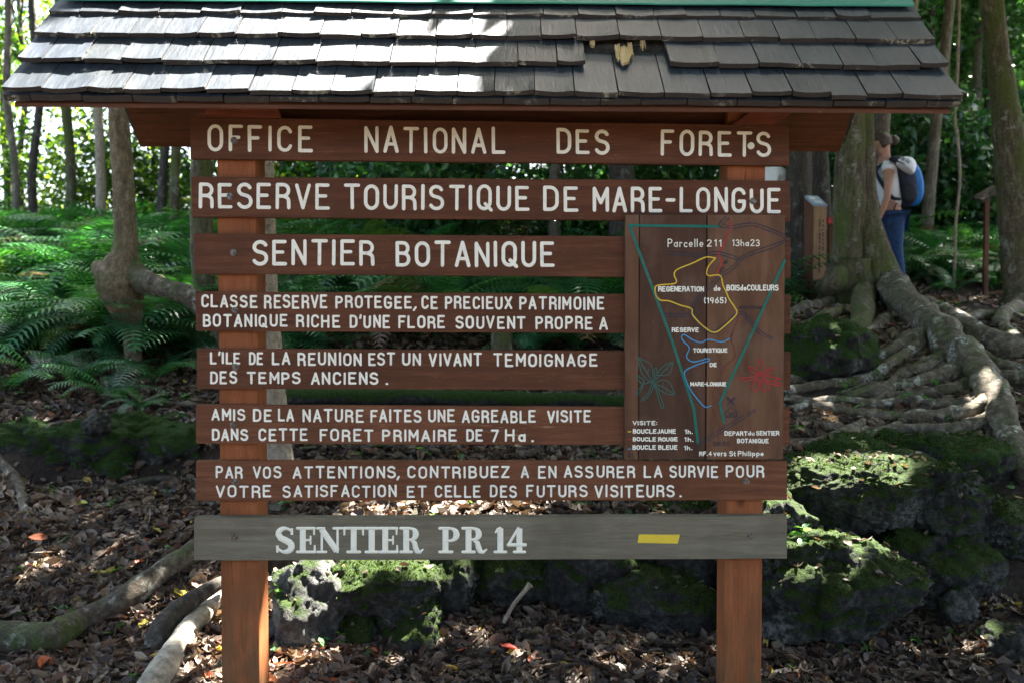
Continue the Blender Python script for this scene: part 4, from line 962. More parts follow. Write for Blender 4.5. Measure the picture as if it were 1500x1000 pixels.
BR([(1340, 455, by-.45, 30), (1385, 490, by-.9, 34), (1420, 528, by-1.35, 30), (1448, 560, by-1.75, 27), (1466, 600, by-2.05, 26), (1480, 645, by-2.3, 24), (1512, 700, by-2.5, 22)], 3, seg=22, pre=[(1268, 330, .0, 12), (1280, 375, -.04, 18), (1300, 415, -.08, 23)])
BR([(1322, 440, by-.14, 16), (1362, 452, by-.3, 24), (1405, 478, by-.6, 27), (1450, 498, by-.85, 22), (1540, 522, by-1.1, 18)], 4, seg=20)
BR([(1452, 566, by-1.8, 14), (1440, 588, by-1.85, 13), (1405, 604, by-1.85, 12), (1340, 612, by-1.85, 11), (1270, 608, by-1.75, 10), (1215, 598, by-1.65, 9), (1150, 584, by-1.5, 8)], 5)
BR([(1352, 492, by-.6, 16), (1318, 508, by-.75, 12), (1280, 528, by-.95, 10), (1235, 545, by-1.1, 9), (1150, 557, by-1.2, 8)], 6)
BR([(1262, 452, by-.1, 10), (1218, 460, by-.2, 9), (1185, 478, by-.35, 10), (1150, 510, by-.6, 10)], 7, 'bark_moss')
BR([(1420, 530, by-1.45, 14), (1385, 548, by-1.5, 12), (1340, 560, by-1.55, 10), (1290, 566, by-1.6, 8), (1240, 580, by-1.65, 7)], 8)
BR([(1196, 428, by-.2, 15), (1170, 434, by-.25, 12), (1135, 442, by-.3, 11)], 9, 'bark_moss', pre=[(1244, 350, 0, 12), (1230, 395, -.03, 17), (1216, 418, -.08, 17)])
BR([(1262, 470, by-.3, 15), (1240, 492, by-.3, 12), (1205, 508, by-.3, 9)], 19, 'bark_moss', pre=[(1262, 380, -.12, 13), (1264, 430, -.2, 18)])
BR([(1448, 556, by-1.6, 12), (1475, 552, by-1.5, 11), (1530, 560, by-1.45, 10)], 10)
BR([(1275, 580, by-1.4, 7), (1330, 545, by-1.2, 9), (1385, 520, by-1.0, 10), (1400, 505, by-.9, 8)], 11)
BR([(1420, 590, by-1.95, 10), (1370, 592, by-2.0, 8), (1310, 578, by-1.85, 7), (1250, 572, by-1.7, 6)], 12)
for k_, pts in enumerate((
  [(1300, 470, 0, 12), (1262, 492, 0, 12), (1215, 505, 0, 11), (1150, 522, 0, 10)], [(1345, 505, 0, 11), (1300, 536, 0, 9), (1262, 556, 0, 8), (1210, 562, 0, 8), (1150, 572, 0, 7)], [(1378, 520, 0, 10), (1352, 540, 0, 9), (1318, 548, 0, 8), (1296, 580, 0, 7), (1255, 596, 0, 6)],
  [(1462, 600, 0, 13), (1440, 616, 0, 11), (1395, 628, 0, 10), (1335, 628, 0, 9), (1265, 632, 0, 8), (1190, 622, 0, 7)], [(1440, 550, 0, 10), (1400, 568, 0, 9), (1345, 578, 0, 8), (1290, 592, 0, 8), (1220, 585, 0, 7), (1160, 600, 0, 6)], [(1235, 440, 0, 12), (1200, 448, 0, 10), (1175, 452, 0, 9), (1140, 470, 0, 9)],
  [(1415, 500, 0, 10), (1440, 525, 0, 11), (1480, 540, 0, 11), (1540, 548, 0, 10)], [(1490, 500, 0, 10), (1465, 470, 0, 11), (1490, 450, 0, 12)], [(1400, 478, 0, 9), (1440, 462, 0, 9), (1480, 466, 0, 8), (1530, 474, 0, 7)], [(1335, 605, 0, 7), (1310, 625, 0, 7), (1265, 640, 0, 6), (1230, 655, 0, 6)], [(1250, 520, 0, 7), (1225, 535, 0, 7), (1180, 538, 0, 6), (1145, 545, 0, 6)])):
    BR([(a_, b_, 0, c_) for a_, b_, _, c_ in pts], 40+k_, 'root', 12, .28, .5)
_r = random.Random(31)
for i in range(36):
    x0 = _r.uniform(1190, 1480); y0_ = _r.uniform(505, 640); ln = _r.uniform(60, 170); an = _r.uniform(2.0, 4.2); pts = []; rad_ = _r.uniform(2.5, 6)
    for j in range(6):
        pts.append((x0, y0_, rad_*(1-.1*j))); an += _r.uniform(-.45, .45); x0 += math.cos(an)*ln/5; y0_ += abs(math.sin(an))*ln/5*.35*_r.choice((-1, 1, 1))
    path, rad = root_path(pts, .35); mb = MB(); mb.tube(path, rad, 8, 0, .25, 9, seed=i); mb.build('rootlet', M['root'], BT_)
root('root', [(1265, 622, 9), (1225, 640, 8), (1190, 652, 8), (1140, 662, 7)], 'root', label='thin root below the spreading roots, above the sunlit ledge')
root('root', [(1260, 622, 7), (1240, 648, 8), (1215, 664, 7), (1160, 672, 6)], 'root', label='short forked root just above the sunlit ledge')

# ------------------------------------------------------------------ other near trunks
def trunk_tree(name, pts, mat, label, seg=18, cat='tree', seed=1, extra=(), amp=.13, flute=.05, fine=.004):
    """pts: (px, py, depth, radius px) from the ground up"""
    P = [W(q[0], q[1], q[2]) for q in pts]
    base = thing(name, P[0], label, cat)
    mb = MB(); path = catmull(P, 7); mb.tube(path, lerp_list([q[3]*q[2]/F for q in pts], len(path)), seg, 0, amp, 4, flute=flute, nfl=4, seed=seed, fine=fine)
    for e in extra:
        Q = catmull([W(q[0], q[1], q[2]) for q in e], 7); mb.tube(Q, lerp_list([q[3]*q[2]/F for q in e], len(Q)), seg, 0, amp, 5, flute=flute, nfl=3, seed=seed+4, fine=fine)
    mb.build('trunk', M[mat], base); return base
g = G(192, 540); d = g.y
KT = trunk_tree('tree', [(196, 552, d, 15), (195, 515, d, 12), (193, 482, d, 13), (184, 450, d, 24), (178, 418, d, 36), (180, 390, d, 28), (184, 362, d, 17), (182, 300, d, 15.5), (177, 220, d, 14.5), (172, 150, d, 14), (160, 0, d, 15), (150, -300, d, 14)], 'bark_knee',
   'leaning mossy tree with a swollen knee and one side root, left of the sign', seg=22, seed=6, amp=.1,
   extra=[[(184, 425, d-.02, 26), (164, 408, d-.06, 23), (149, 396, d-.04, 15), (142, 386, d, 7)]])
rootd('side_root', [(190, 402, d-.02, 22), (218, 416, d-.1, 17), (245, 424, d-.16, 15), (272, 432, d-.2, 15), (296, 450, d-.2, 15), (330, 492, d-.15, 13), (350, 560, d-.1, 12)], 'root', KT, seg=16, seed=4)
d = 5.35
trunk_tree('tree', [(430, 775, d, 36), (424, 752, d, 28), (414, 690, d, 20), (405, 620, d, 18), (397, 520, d, 17), (391, 420, d, 15.5), (388, 300, d, 15), (384, 180, d, 14), (376, 0, d, 14), (366, -300, d, 13)], 'bark_pale', 'pale-barked leaning tree with a mossy foot, right behind the left post', seed=3, flute=.02, amp=.07)
d = 8.2
trunk_tree('tree', [(300, 520, d, 20), (298, 440, d, 17), (296, 340, d, 17), (295, 230, d, 16), (292, 100, d, 15), (290, -250, d, 14)], 'bark_moss', 'mossy lichen-spotted trunk half hidden behind the left ends of the planks', seed=9)
d = 8.8
trunk_tree('tree', [(1500, 462, d, 40), (1496, 420, d, 26), (1490, 345, d, 24), (1488, 285, d, 26), (1480, 225, d, 23), (1470, 140, d, 18), (1458, 50, d, 16), (1448, -40, d, 15), (1436, -300, d, 14)], 'bark_moss', 'leaning mossy tree with lichen spots and a swelling, at the right edge', seed=12, seg=20,
   extra=[[(1498, 440, d-.05, 20), (1476, 455, d-.2, 14), (1462, 468, d-.3, 9)]])
d = 9.6
trunk_tree('tree', [(1172, 440, d, 30), (1172, 380, d, 24), (1171, 300, d, 19), (1170, 220, d, 17), (1168, 100, d, 17), (1165, -250, d, 16)], 'bark_dark', 'dark broad trunk just right of the map panel behind the wooden post sign', seed=14, flute=.14)
d = 11.0
trunk_tree('tree', [(1206, 400, d, 17), (1204, 300, d, 13), (1201, 230, d, 12), (1199, 100, d, 12), (1197, -200, d, 11)], 'bark_dark', 'dark trunk between the broad trunk and the buttressed tree', seed=15)
d = 11.6
trunk_tree('tree', [(1282, 420, d, 16), (1286, 300, d, 13), (1291, 200, d, 11), (1296, 120, d, 11), (1310, 0, d, 11), (1340, -250, d, 10)], 'bark', 'brown trunk rising behind the hiker with the backpack', seed=16)

# ------------------------------------------------------------------ background trees, each a trunk with limbs and a crown
GREENS = [(.070, .14, .024), (.050, .11, .022), (.10, .175, .030), (.030, .075, .022), (.16, .24, .035)]
def crown_data(seed, nb=70, per=95, leaf=.13, rx=1.7, rz=2.6, spread=.34):
    rng = np.random.default_rng(seed)
    d = rng.normal(size=(nb, 3)); d /= np.linalg.norm(d, axis=1)[:, None]
    r = rng.uniform(.35, 1, nb)**.6
    cen = d*r[:, None]*np.array([rx, rx, rz]); cen[:, 2] += rng.uniform(-.3, .3, nb)
    k = rng.integers(per//2, per*3//2, nb); idx = np.repeat(np.arange(nb), k); n = len(idx)
    pos = cen[idx]+rng.normal(0, spread, (n, 3))*np.array([1, 1, .55])
    base = pal(nb, GREENS, [4, 4, 3, 3, 1.2], rng, .2)[idx]*rng.uniform(.75, 1.25, (n, 1))
    R = rot_mats(n, .65, rng); s = rng.uniform(.6, 1.25, n)*leaf
    v, f, c = scatter(*LEAF4, pos, R, np.stack([s*.95, s, s], 1), base)
    return v, f[0], c, cen
CROWNS = []
for i in range(5):
    v, f, c, cen = crown_data(100+i, nb=80, per=58, leaf=(.13, .15, .12, .16, .14)[i], rx=(1.7, 2.0, 1.5, 2.2, 1.8)[i], rz=(2.6, 2.2, 3.0, 2.4, 2.8)[i])
    o = np_mesh('crown', v, f, M['leaf'], cols=c, origin=(0, 0, 0)); CROWNS.append((o.data, cen)); bpy.data.objects.remove(o)
CROWNS_D = []
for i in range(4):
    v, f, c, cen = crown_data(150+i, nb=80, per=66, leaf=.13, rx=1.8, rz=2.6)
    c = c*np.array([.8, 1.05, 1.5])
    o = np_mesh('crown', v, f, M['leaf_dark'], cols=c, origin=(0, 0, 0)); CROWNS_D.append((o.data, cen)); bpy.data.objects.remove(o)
def bgtree(px, base_y, d, rpx, label, k, height=7.5, cz=None, lean=0.0, mat='bark', cs=1.0, group=None, seed=0, xr=None):
    """a tree at pixel column px and depth d"""
    r = random.Random(seed*13+k)
    x = (px-CX)/F*d; z = h1(x, d)-.1
    T = thing('forest_tree', (x, d, z), label, 'tree', group)
    rad = rpx*d/F; mb = MB(); n = 9; top = Vector((x+lean*height, d+r.uniform(-.3, .3), z+height))
    path = []
    for i in range(n):
        s = i/(n-1); path.append(Vector((x, d, z)).lerp(top, s)+Vector((r.uniform(-1, 1)*.07*height/6, r.uniform(-1, 1)*.05, 0))*(0 < i))
    path = catmull(path, 3)
    mb.tube(path, [rad*(1.35 if i == 0 else 1-.55*i/len(path)) for i in range(len(path))], 10, 0, .12, 3, seed=seed)
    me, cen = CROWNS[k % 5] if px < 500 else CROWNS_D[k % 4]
    cpos = Vector((x+lean*height*.75, d, z+(cz if cz is not None else height*.72)))
    for j in range(7):
        c = cen[(j*11+seed*3) % len(cen)]*cs*.8; e = cpos+Vector(c); s = path[int(len(path)*(.45+.06*j))]
        mid = s.lerp(e, .5)+Vector((0, 0, .15))
        mb.tube([s, mid, e], [rad*.4, rad*.25, rad*.08], 6, 0, .1, 4)
    mb.build('trunk', M[mat], T)
    o = bpy.data.objects.new('crown', me); COL.objects.link(o); o.parent = T; o.location = cpos-T.location; o.scale = (cs, cs, cs*r.uniform(.9, 1.15)); o.rotation_euler = (0, 0, r.uniform(0, 6.28))
    return T
named = [
 (20, 14, 6, 'thin curved trunk at the far left edge, first one', .02), (58, 15, 6.5, 'straight brown trunk second from the left edge', -.01), (102, 16.5, 8, 'darker trunk third from the left edge', -.02), (145, 13, 7.5, 'pale grey trunk close to the left of the leaning knee tree', 0.0),
 (236, 14, 7, 'thin trunk under the left end of the roof beam', .02), (262, 12.5, 8, 'grey trunk between the knee tree and the plank ends', 0.0),
 (1336, 15, 6.5, 'light brown trunk right of the backpack', .0), (1365, 18, 6, 'thin dark trunk under the right end of the roof', .01), (1385, 16, 7, 'dark trunk behind the hanging liana', -.01), (1422, 19, 8, 'dark trunk between liana and lectern sign', .0), (1440, 14.5, 6, 'slim trunk close left of the leaning tree at the right edge', .02),
 (1405, 23, 6, 'faint far trunk above the hanging liana', 0), (1350, 12.8, 9, 'leaning limb-like trunk above the right corner of the roof', .1),
 (470, 15, 9, 'trunk in the gap under the word OFFICE', 0), (720, 14, 12, 'brown trunk in the gap under the word NATIONAL', .0), (812, 13, 9, 'dark trunk in the gap under the word DES, left of two', 0), (905, 12.5, 20, 'broad dark trunk in the gap between DES and FORETS', 0), (985, 14, 9, 'dark trunk in the gap under the F of FORETS', 0), (1035, 15, 8, 'trunk in the gap under the R of FORETS', 0), (620, 17, 7, 'far trunk in the gap under the first N of NATIONAL', 0)]
for i, (px, d, r_, lb, ln) in enumerate(named):
    bgtree(px, 0, d, r_, lb, i, height=7.5+.12*d, lean=ln, mat=('bark', 'bark_dark', 'bark_moss')[i % 3] if i not in (3, 6) else 'bark_pale', seed=i+1, cs=(.8+.02*d)*(.7 if i < 6 else 1), cz=(7.5+.12*d)*(.95 if i < 6 else .78))
rr = random.Random(4)
fill = []
for i in range(60):
    d = rr.uniform(16, 34); px = 750+rr.uniform(-1.12, 1.12)*(800 if i < 44 else 1500)
    if px < 330 and i % 5: px = 1500-px
    fill.append((px, d))
fill.sort()
for i, (px, d) in enumerate(fill):
    where = 'behind the ferns at left' if px < 420 else ('behind the planks' if px < 1150 else 'behind the hiker at right')
    bgtree(px, 0, d, rr.uniform(4, 7), 'slender tree in the dense forest far '+where, i+2, height=rr.uniform(7, 10.5), lean=rr.uniform(-.04, .04), mat=('bark', 'bark_dark', 'bark_moss')[i % 3], seed=50+i, cs=1.0+.022*d, group='slender forest trees '+where)

# low leafy shrubs under the trees
SHR = []
for i in range(3):
    v, f, c, cen = crown_data(300+i, nb=34, per=55, leaf=.11, rx=.75, rz=.7, spread=.2)
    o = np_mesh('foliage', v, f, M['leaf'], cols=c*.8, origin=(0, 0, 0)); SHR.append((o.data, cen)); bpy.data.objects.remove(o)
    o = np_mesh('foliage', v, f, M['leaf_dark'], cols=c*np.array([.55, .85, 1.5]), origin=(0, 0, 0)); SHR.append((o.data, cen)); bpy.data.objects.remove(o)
def shrub(px, d, s, label, k, group=None):
    x = (px-CX)/F*d; z = h1(x, d); T = thing('shrub', (x, d, z-.05), label, 'shrub', group)
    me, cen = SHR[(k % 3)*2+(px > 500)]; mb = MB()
    for j in range(6):
        e = Vector(T.location)+Vector(cen[j*5])*s*.8+Vector((0, 0, .75*s)); mb.tube([T.location, Vector(T.location).lerp(e, .5)+Vector((.03, 0, .05)), e], [.016*s, .012*s, .004], 5)
    mb.build('stem', M['bark_dark'], T)
    o = bpy.data.objects.new('foliage', me); COL.objects.link(o); o.parent = T; o.location = (0, 0, .75*s); o.scale = (s, s, s); o.rotation_euler = (0, 0, k*1.3)
for i in range(46):
    d = rr.uniform(13, 20); px = 750+((-1 if i % 2 else 1)*rr.uniform(.05, 1.05)*780 if i < 26 else rr.uniform(-350, 780))
    where = 'beyond the ferns at left' if px < 420 else ('behind the planks' if px < 1150 else 'beyond the hiker at right')
    if 1180 < px < 1330 and d < 12: d += 3
    shrub(px, d, rr.uniform(.9, 1.7), 'leafy green shrub growing under the trees '+where, i, 'leafy shrubs '+where)

# far wood that closes the view
def far_wood():
    rng = np.random.default_rng(77); nb = 2500
    y = rng.uniform(30, 62, nb); x = rng.uniform(-1, 1, nb)*(1.1*y+2); z = H(x, y)+rng.uniform(0, 1, nb)**.9*(15+.12*y)
    keep = vnoise(x*.35, z*.35+y*.05, 61)+rng.uniform(-.2, .2, nb) > np.where(x < -.22*y, .03, -.2)
    x, y, z = x[keep], y[keep], z[keep]; nb = len(x)
    k = rng.integers(26, 52, nb); idx = np.repeat(np.arange(nb), k); n = len(idx)
    pos = np.stack([x, y, z], 1)[idx]+rng.normal(0, 1, (n, 3))*np.array([.8, .8, .5])
    cols = pal(nb, GREENS, [4, 3, 4, 2, 3], rng)[idx]*rng.uniform(.75, 1.25, (n, 1)); s = rng.uniform(.22, .42, n)
    return scatter(*LEAF4, pos, rot_mats(n, .7, rng), s, cols)
v, f, c = far_wood(); f = f[0]
rt = v[f[:, 0], 0] > -.13*v[f[:, 0], 1]                     # sunlight painted in: left leaves tinted lighter and yellower, the rest darker
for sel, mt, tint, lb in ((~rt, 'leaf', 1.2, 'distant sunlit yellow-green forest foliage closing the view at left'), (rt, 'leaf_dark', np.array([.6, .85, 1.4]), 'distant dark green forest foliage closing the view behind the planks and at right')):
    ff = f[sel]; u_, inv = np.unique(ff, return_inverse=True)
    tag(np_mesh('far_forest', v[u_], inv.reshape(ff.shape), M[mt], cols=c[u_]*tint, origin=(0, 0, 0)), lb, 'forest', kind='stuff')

# ------------------------------------------------------------------ ferns
def frond_template(L=1.0, np_=22, arch=1.0, pw=.17):
    """one frond in the xz plane growing along +x; leaflets to both sides"""
    vs, fs3, fs4 = [], [], []
    def rach(t):
        a = 1.15-1.55*t*arch; return t
    pts = []; x = z = 0; n = 40
    for i in range(n+1):
        t = i/n; pts.append((x, z)); a = 1.1-1.75*arch*t; x += math.cos(a)/n; z += math.sin(a)/n
    pts = np.array(pts)*L
    def at(t): k = t*n; i = min(int(k), n-1); f_ = k-i; return pts[i]*(1-f_)+pts[i+1]*f_
    for j in range(np_):
        t = .16+.83*j/(np_-1); p = at(t); q = at(min(1, t+.03)); tl = pw*L*(math.sin(math.pi*min(1, (t-.02)*.97))**.75+.08)
        dx, dzv = q-p; ln = math.hypot(dx, dzv) or 1; dx, dzv = dx/ln, dzv/ln; w = L*.21/np_
        for s in (-1, 1):
            b = len(vs); e = Vector((p[0]+dx*tl*.35, s*tl, p[1]+dzv*tl*.35-tl*.22)); m_ = Vector((p[0]+dx*tl*.13, s*tl*.5, p[1]+dzv*tl*.13-tl*.02))
            ax = Vector((dx, 0, dzv))*w
            o = Vector((p[0], 0, p[1]))
            vs += [o-ax*.7, o+ax*.7, m_+ax, m_-ax, e]
            fs4.append((b, b+1, b+2, b+3)); fs3.append((b+3, b+2, b+4))
    for j in range(8):
        b = len(vs); p = at(j/8); q = at((j+1)/8); r = L*.006
        vs += [Vector((p[0], -r, p[1])), Vector((p[0], r, p[1])), Vector((q[0], r, q[1])), Vector((q[0], -r, q[1]))]; fs4.append((b, b+1, b+2, b+3))
    return np.array([tuple(v) for v in vs]), np.array(fs4), np.array(fs3)
FT = [frond_template(1, 20, a, w) for a, w in ((.75, .17), (1.0, .19), (1.25, .16))]
FT_LO = [frond_template(1, 14, a, w) for a, w in ((.8, .2), (1.1, .2))]
FERNC = [(.034, .145, .050), (.026, .115, .046), (.055, .17, .040), (.018, .085, .036), (.16, .085, .035), (.10, .16, .03)]
def fern_batch(pos, tmpl, rng, nfr=(7, 11), size=(.6, 1.0), dark=1.0):
    """fern rosettes at the positions; returns verts, faces, colours"""
    V, F4, F3, C_ = [], [], [], []; b = 0
    per = rng.integers(nfr[0], nfr[1]+1, len(pos)); ns = rng.uniform(size[0], size[1], len(pos))
    for k, (T, f4, f3) in enumerate(tmpl):
        P, A, S, cc = [], [], [], []
        for i, p in enumerate(pos):
            ph = rng.uniform(0, 6.28)
            for j in range(per[i]):
                if (j+i) % len(tmpl) != k: continue
                P.append(p); A.append(ph+j*6.283/per[i]+rng.normal(0, .25)); S.append(ns[i]*rng.uniform(.75, 1.15)); cc.append(i)
        if not P: continue
        n = len(P); R = rot_mats(n, .13, rng, np.array(A)); cl = pal(n, FERNC, [4, 4, 2, 3, .45, .5], rng, .28)*dark
        v, f, c = scatter(T, [f4, f3], np.array(P), R, np.array(S), cl)
        V.append(v); F4.append(f[0]+b); F3.append(f[1]+b); C_.append(c); b += len(v)
    return np.concatenate(V), [np.concatenate(F4), np.concatenate(F3)], np.concatenate(C_)
def fern_mass(name, pxr, yr, n, label, seed, tm=FT, size=(.6, 1.0), thr=-.2):
    rng = np.random.default_rng(seed)
    y = rng.uniform(yr[0], yr[1], n*2); px = rng.uniform(pxr[0], pxr[1], n*2); x = (px-CX)/F*y
    keep = np.nonzero(vnoise(x*.9, y*.9, seed) > thr)[0][:n]; x, y = x[keep], y[keep]
    v, f, c = fern_batch(np.stack([x, y, H(x, y)+.02], 1), tm, rng, size=size)
    tag(np_mesh(name, v, f, M['fern'], cols=c, origin=(0, 0, 0)), label, 'ferns', kind='stuff')
fern_mass('fern_undergrowth', (-250, 420), (7.5, 9.2), 130, 'dark green ferns at the top of the litter slope at left', 41, size=(.6, 1.0))
fern_mass('fern_undergrowth', (-250, 420), (9.0, 12.5), 190, 'tall dense bank of ferns farther up the slope at left', 45, size=(.9, 1.5))
fern_mass('fern_undergrowth', (400, 1130), (8.0, 12.5), 150, 'dark ferns seen through the gaps between the planks', 42, size=(.6, 1.25))
fern_mass('fern_undergrowth', (1310, 1750), (10.6, 16), 190, 'ferns covering the ground beyond the hiker at right', 43, size=(.55, 1.05))
fern_mass('fern_undergrowth', (-900, 2400), (12.5, 24), 560, 'low carpet of ferns under the far trees', 44, tm=FT_LO, size=(.7, 1.3))
FM = []
for i in range(3):
    rng = np.random.default_rng(500+i); v, f, c = fern_batch(np.zeros((1, 3)), FT, rng, (8, 10), (1, 1))
    o = np_mesh('fern', v, f, M['fern'], cols=c, origin=(0, 0, 0)); FM.append(o.data); bpy.data.objects.remove(o)
def fern(px, py, s, k, label, ry=0):
    p = G(px, py); o = bpy.data.objects.new('fern', FM[k % 3]); COL.objects.link(o); o.location = (p.x, p.y, p.z-.01); o.scale = (s, s, s); o.rotation_euler = (0, 0, k*1.1+ry); tag(o, label, 'fern')
for a in [(120, 568, .62, 0, 'large fern spreading in front of the knee tree, left of its foot'), (165, 590, .5, 1, 'fern with fronds hanging over the litter below the knee tree'), (225, 560, .62, 2, 'fern right of the foot of the knee tree'), (262, 545, .5, 0, 'fern touching the left plank ends, beside the knee tree'), (60, 560, .6, 1, 'fern at the left above the moss bank'), (10, 575, .62, 2, 'fern at the left edge above the root stub'),
   (35, 520, .7, 0, 'fern higher up at the left edge'), (205, 600, .28, 2, 'small fern on the litter under the knee tree'), (1400, 428, .5, 0, 'sunlit yellow-green fern right of the hiker'), (1455, 425, .55, 1, 'fern below the lectern sign'), (1370, 415, .4, 2, 'small fern beside the hiker\'s feet'), (600, 480, .5, 1, 'fern seen between the planks SENTIER and CLASSE, at left'), (740, 470, .55, 2, 'fern seen between the planks SENTIER and CLASSE, in the middle'), (850, 478, .5, 0, 'fern seen between the planks SENTIER and CLASSE, beside the map')]: fern(*a)
# ------------------------------------------------------------------ small plants
def sapling(px, py, n, leaf, h, label, seed, col=(.05, .15, .05), y=None):
    r = random.Random(seed); p = G(px, py) if y is None else W(px, py, y)
    T = thing('seedling', (p.x, p.y, p.z-.005), label, 'seedling'); mb = MB(); vs = []
    top = p+Vector((r.uniform(-.02, .02), r.uniform(-.02, .02), h)); mb.tube([p, p.lerp(top, .5)+Vector((.005, 0, 0)), top], [.0035, .003, .002], 6); mb.build('stem', M['bark_moss'], T)
    rng = np.random.default_rng(seed); s = rng.uniform(.7, 1.15, n)*leaf
    pos = np.array([tuple(p.lerp(top, r.uniform(.35, 1))) for _ in range(n)]); az = np.arange(n)*2.4+rng.uniform(-.3, .3, n)
    v, f, c = scatter(*LEAF6, pos, rot_mats(n, .35, rng, az), np.stack([s*.85, s, s], 1), np.array([col])*rng.uniform(.7, 1.3, (n, 1)))
    np_mesh('leaves', v, f[0], M['leaf'], T, c, smooth=True)
for a in [(1182, 806, 9, .075, .11, 'pale green seedling with big leaves at the left end of the large boulder', 1, (.10, .22, .10), 4.2), (162, 935, 2, .06, .05, 'two-leaved glossy seedling beside the mossy root at bottom left', 2), (715, 905, 3, .06, .05, 'dark glossy seedling below the round mossy stone', 3),
  (1336, 868, 4, .055, .06, 'seedling with one long leaf right of the large boulder', 4), (1268, 962, 5, .035, .05, 'tiny seedling on the litter in front of the large boulder', 5), (1342, 945, 5, .04, .05, 'seedling at the right foot of the large boulder', 6), (800, 968, 2, .075, .02, 'single bright green leaf pair on the litter below the wall', 7, (.08, .22, .04)),
  (1400, 935, 4, .06, .03, 'flat green seedling on the litter at lower right', 8), (110, 690, 6, .06, .07, 'leafy seedling on the moss bank at left', 9), (235, 590, 6, .06, .06, 'leafy seedling on the litter left of the planks', 10), (415, 752, 7, .07, .08, 'seedling at the foot of the pale tree', 11), (400, 870, 3, .075, .05, 'large green leaf sprout on top of the pale block', 12, (.14, .3, .03), 4.15),
  (1375, 580, 7, .06, .1, 'seedling growing among the spreading roots', 13), (1288, 560, 6, .05, .07, 'small seedling between two thin roots', 14), (1320, 590, 5, .05, .06, 'seedling below the thin roots, middle one', 15), (1395, 622, 4, .06, .07, 'seedling with drooping leaves under the bent root', 16), (1275, 650, 6, .05, .06, 'seedling above the sunlit ledge', 17), (1432, 490, 3, .08, .05, 'heart-leaved sprout on the upper big root', 18),
  (640, 500, 8, .07, .1, 'leafy seedling between planks under the word BOTANIQUE', 19), (560, 496, 8, .07, .12, 'leafy seedling between planks, left one', 20), (405, 965, 7, .028, .06, 'tiny pale weeds at the foot of the pale block', 21), (535, 965, 7, .028, .06, 'tiny weeds below the dark low stone', 22), (1040, 900, 8, .025, .07, 'tiny weeds on the wall left of the right post', 23), (1325, 810, 8, .03, .08, 'tiny weeds right of the boulder top', 24), (245, 815, 6, .04, .05, 'bluish seedling beside the end of the mossy root', 25)]: sapling(*a)
def bigleaf(px, py, L, az, col, label, seed, tilt=.2):
    p = G(px, py); rng = np.random.default_rng(seed); T, TF = curl(.9); R = rot_mats(1, tilt, rng, np.array([az]))
    v, f, c = scatter(T, TF, np.array([(p.x, p.y, p.z+.03)]), R, np.array([(L*.95, L, L*1.2)]), np.array([col]))
    tag(np_mesh('fallen_leaf', v, f[0], M['litter'], cols=c, smooth=True), label, 'leaf')
for a in [(265, 880, .11, .9, (.5, .48, .05), 'bright yellow-green fallen leaf beside the left post', 1), (210, 925, .09, .2, (.5, .42, .06), 'yellow fallen leaf below the mossy root', 2), (285, 862, .06, 0, (.55, .14, .02), 'orange fallen leaf above the yellow-green one', 3), (145, 848, .09, 1.4, (.42, .34, .05), 'dull yellow leaf on the litter above the mossy root', 4), (120, 745, .09, 1.2, (.3, .33, .05), 'olive leaf on the litter at left', 5), (230, 785, .08, 1.0, (.34, .28, .06), 'ochre leaf on the litter left of the grey plank', 6),
  (745, 958, .085, 1.2, (.5, .05, .03), 'red fallen leaf on the litter heap', 7), (722, 966, .06, .2, (.55, .2, .05), 'orange curled leaf on the litter heap', 8), (1412, 925, .085, .3, (.42, .26, .09), 'upright tan leaf right of the large boulder', 9, 1.0), (1435, 938, .075, 1.1, (.08, .25, .04), 'green fallen leaf at lower right', 10), (270, 565, .08, .3, (.5, .45, .08), 'yellow leaf on the litter beside the plank ends', 11), (22, 556, .1, 1.2, (.4, .3, .05), 'yellow leaf under the ferns at the left edge', 12), (572, 826, .07, 1.3, (.5, .08, .05), 'red leaf lying just behind the grey plank', 13)]: bigleaf(*a)
def stick(pts, label, mat='root', seed=1, ground=True):
    P = [(Vector(G(q[0], q[1]))+Vector((0, 0, .015))) if len(q) == 3 else W(q[0], q[1], q[3]) for q in pts]
    R = [q[2]*p.y/F for q, p in zip(pts, P)]; path = catmull(P, 6); mb = MB(); mb.tube(path, lerp_list(R, len(path)), 8, 0, .2, 12, seed=seed)
    tag(mb.build('fallen_branch', M[mat]), label, 'branch')
stick([(733, 935, 3.6, 4.28), (738, 912, 3.2, 4.28), (752, 885, 3, 4.28), (771, 862, 3.4, 4.27), (777, 855, 5.5, 4.27)], 'curved dry stem standing in front of the mossy wall', 'bark_pale')
stick([(160, 722, 4), (205, 708, 5), (250, 703, 4), (285, 708, 3)], 'dark dead branch lying below the moss bank', 'bark_dark', 2)
stick([(50, 825, 4), (80, 805, 5), (110, 785, 4)], 'thick grey stick on the litter at left', 'root', 3)
stick([(135, 790, 3), (180, 795, 4), (225, 780, 3)], 'crooked brown stick on the litter at left', 'bark', 4)
stick([(1370, 985, 3), (1415, 970, 4.5), (1470, 958, 3)], 'pale stick on the litter at lower right', 'root', 5)
stick([(0, 640, 3), (80, 625, 4), (190, 600, 3), (240, 575, 2)], 'long thin branch lying above the moss bank', 'root', 6)
stick([(440, 660, 2.5), (560, 655, 3), (640, 650, 2)], 'long stick behind the planks AMIS and PAR VOS', 'root', 7)
stick([(440, 505, 6), (520, 498, 7), (590, 492, 5)], 'mossy branch seen between the planks CLASSE and L ILE', 'bark_moss', 8)
stick([(290, 596, 3), (225, 590, 3), (255, 575, 2.5)], 'forked twig on the litter beside the plank ends', 'root', 9)
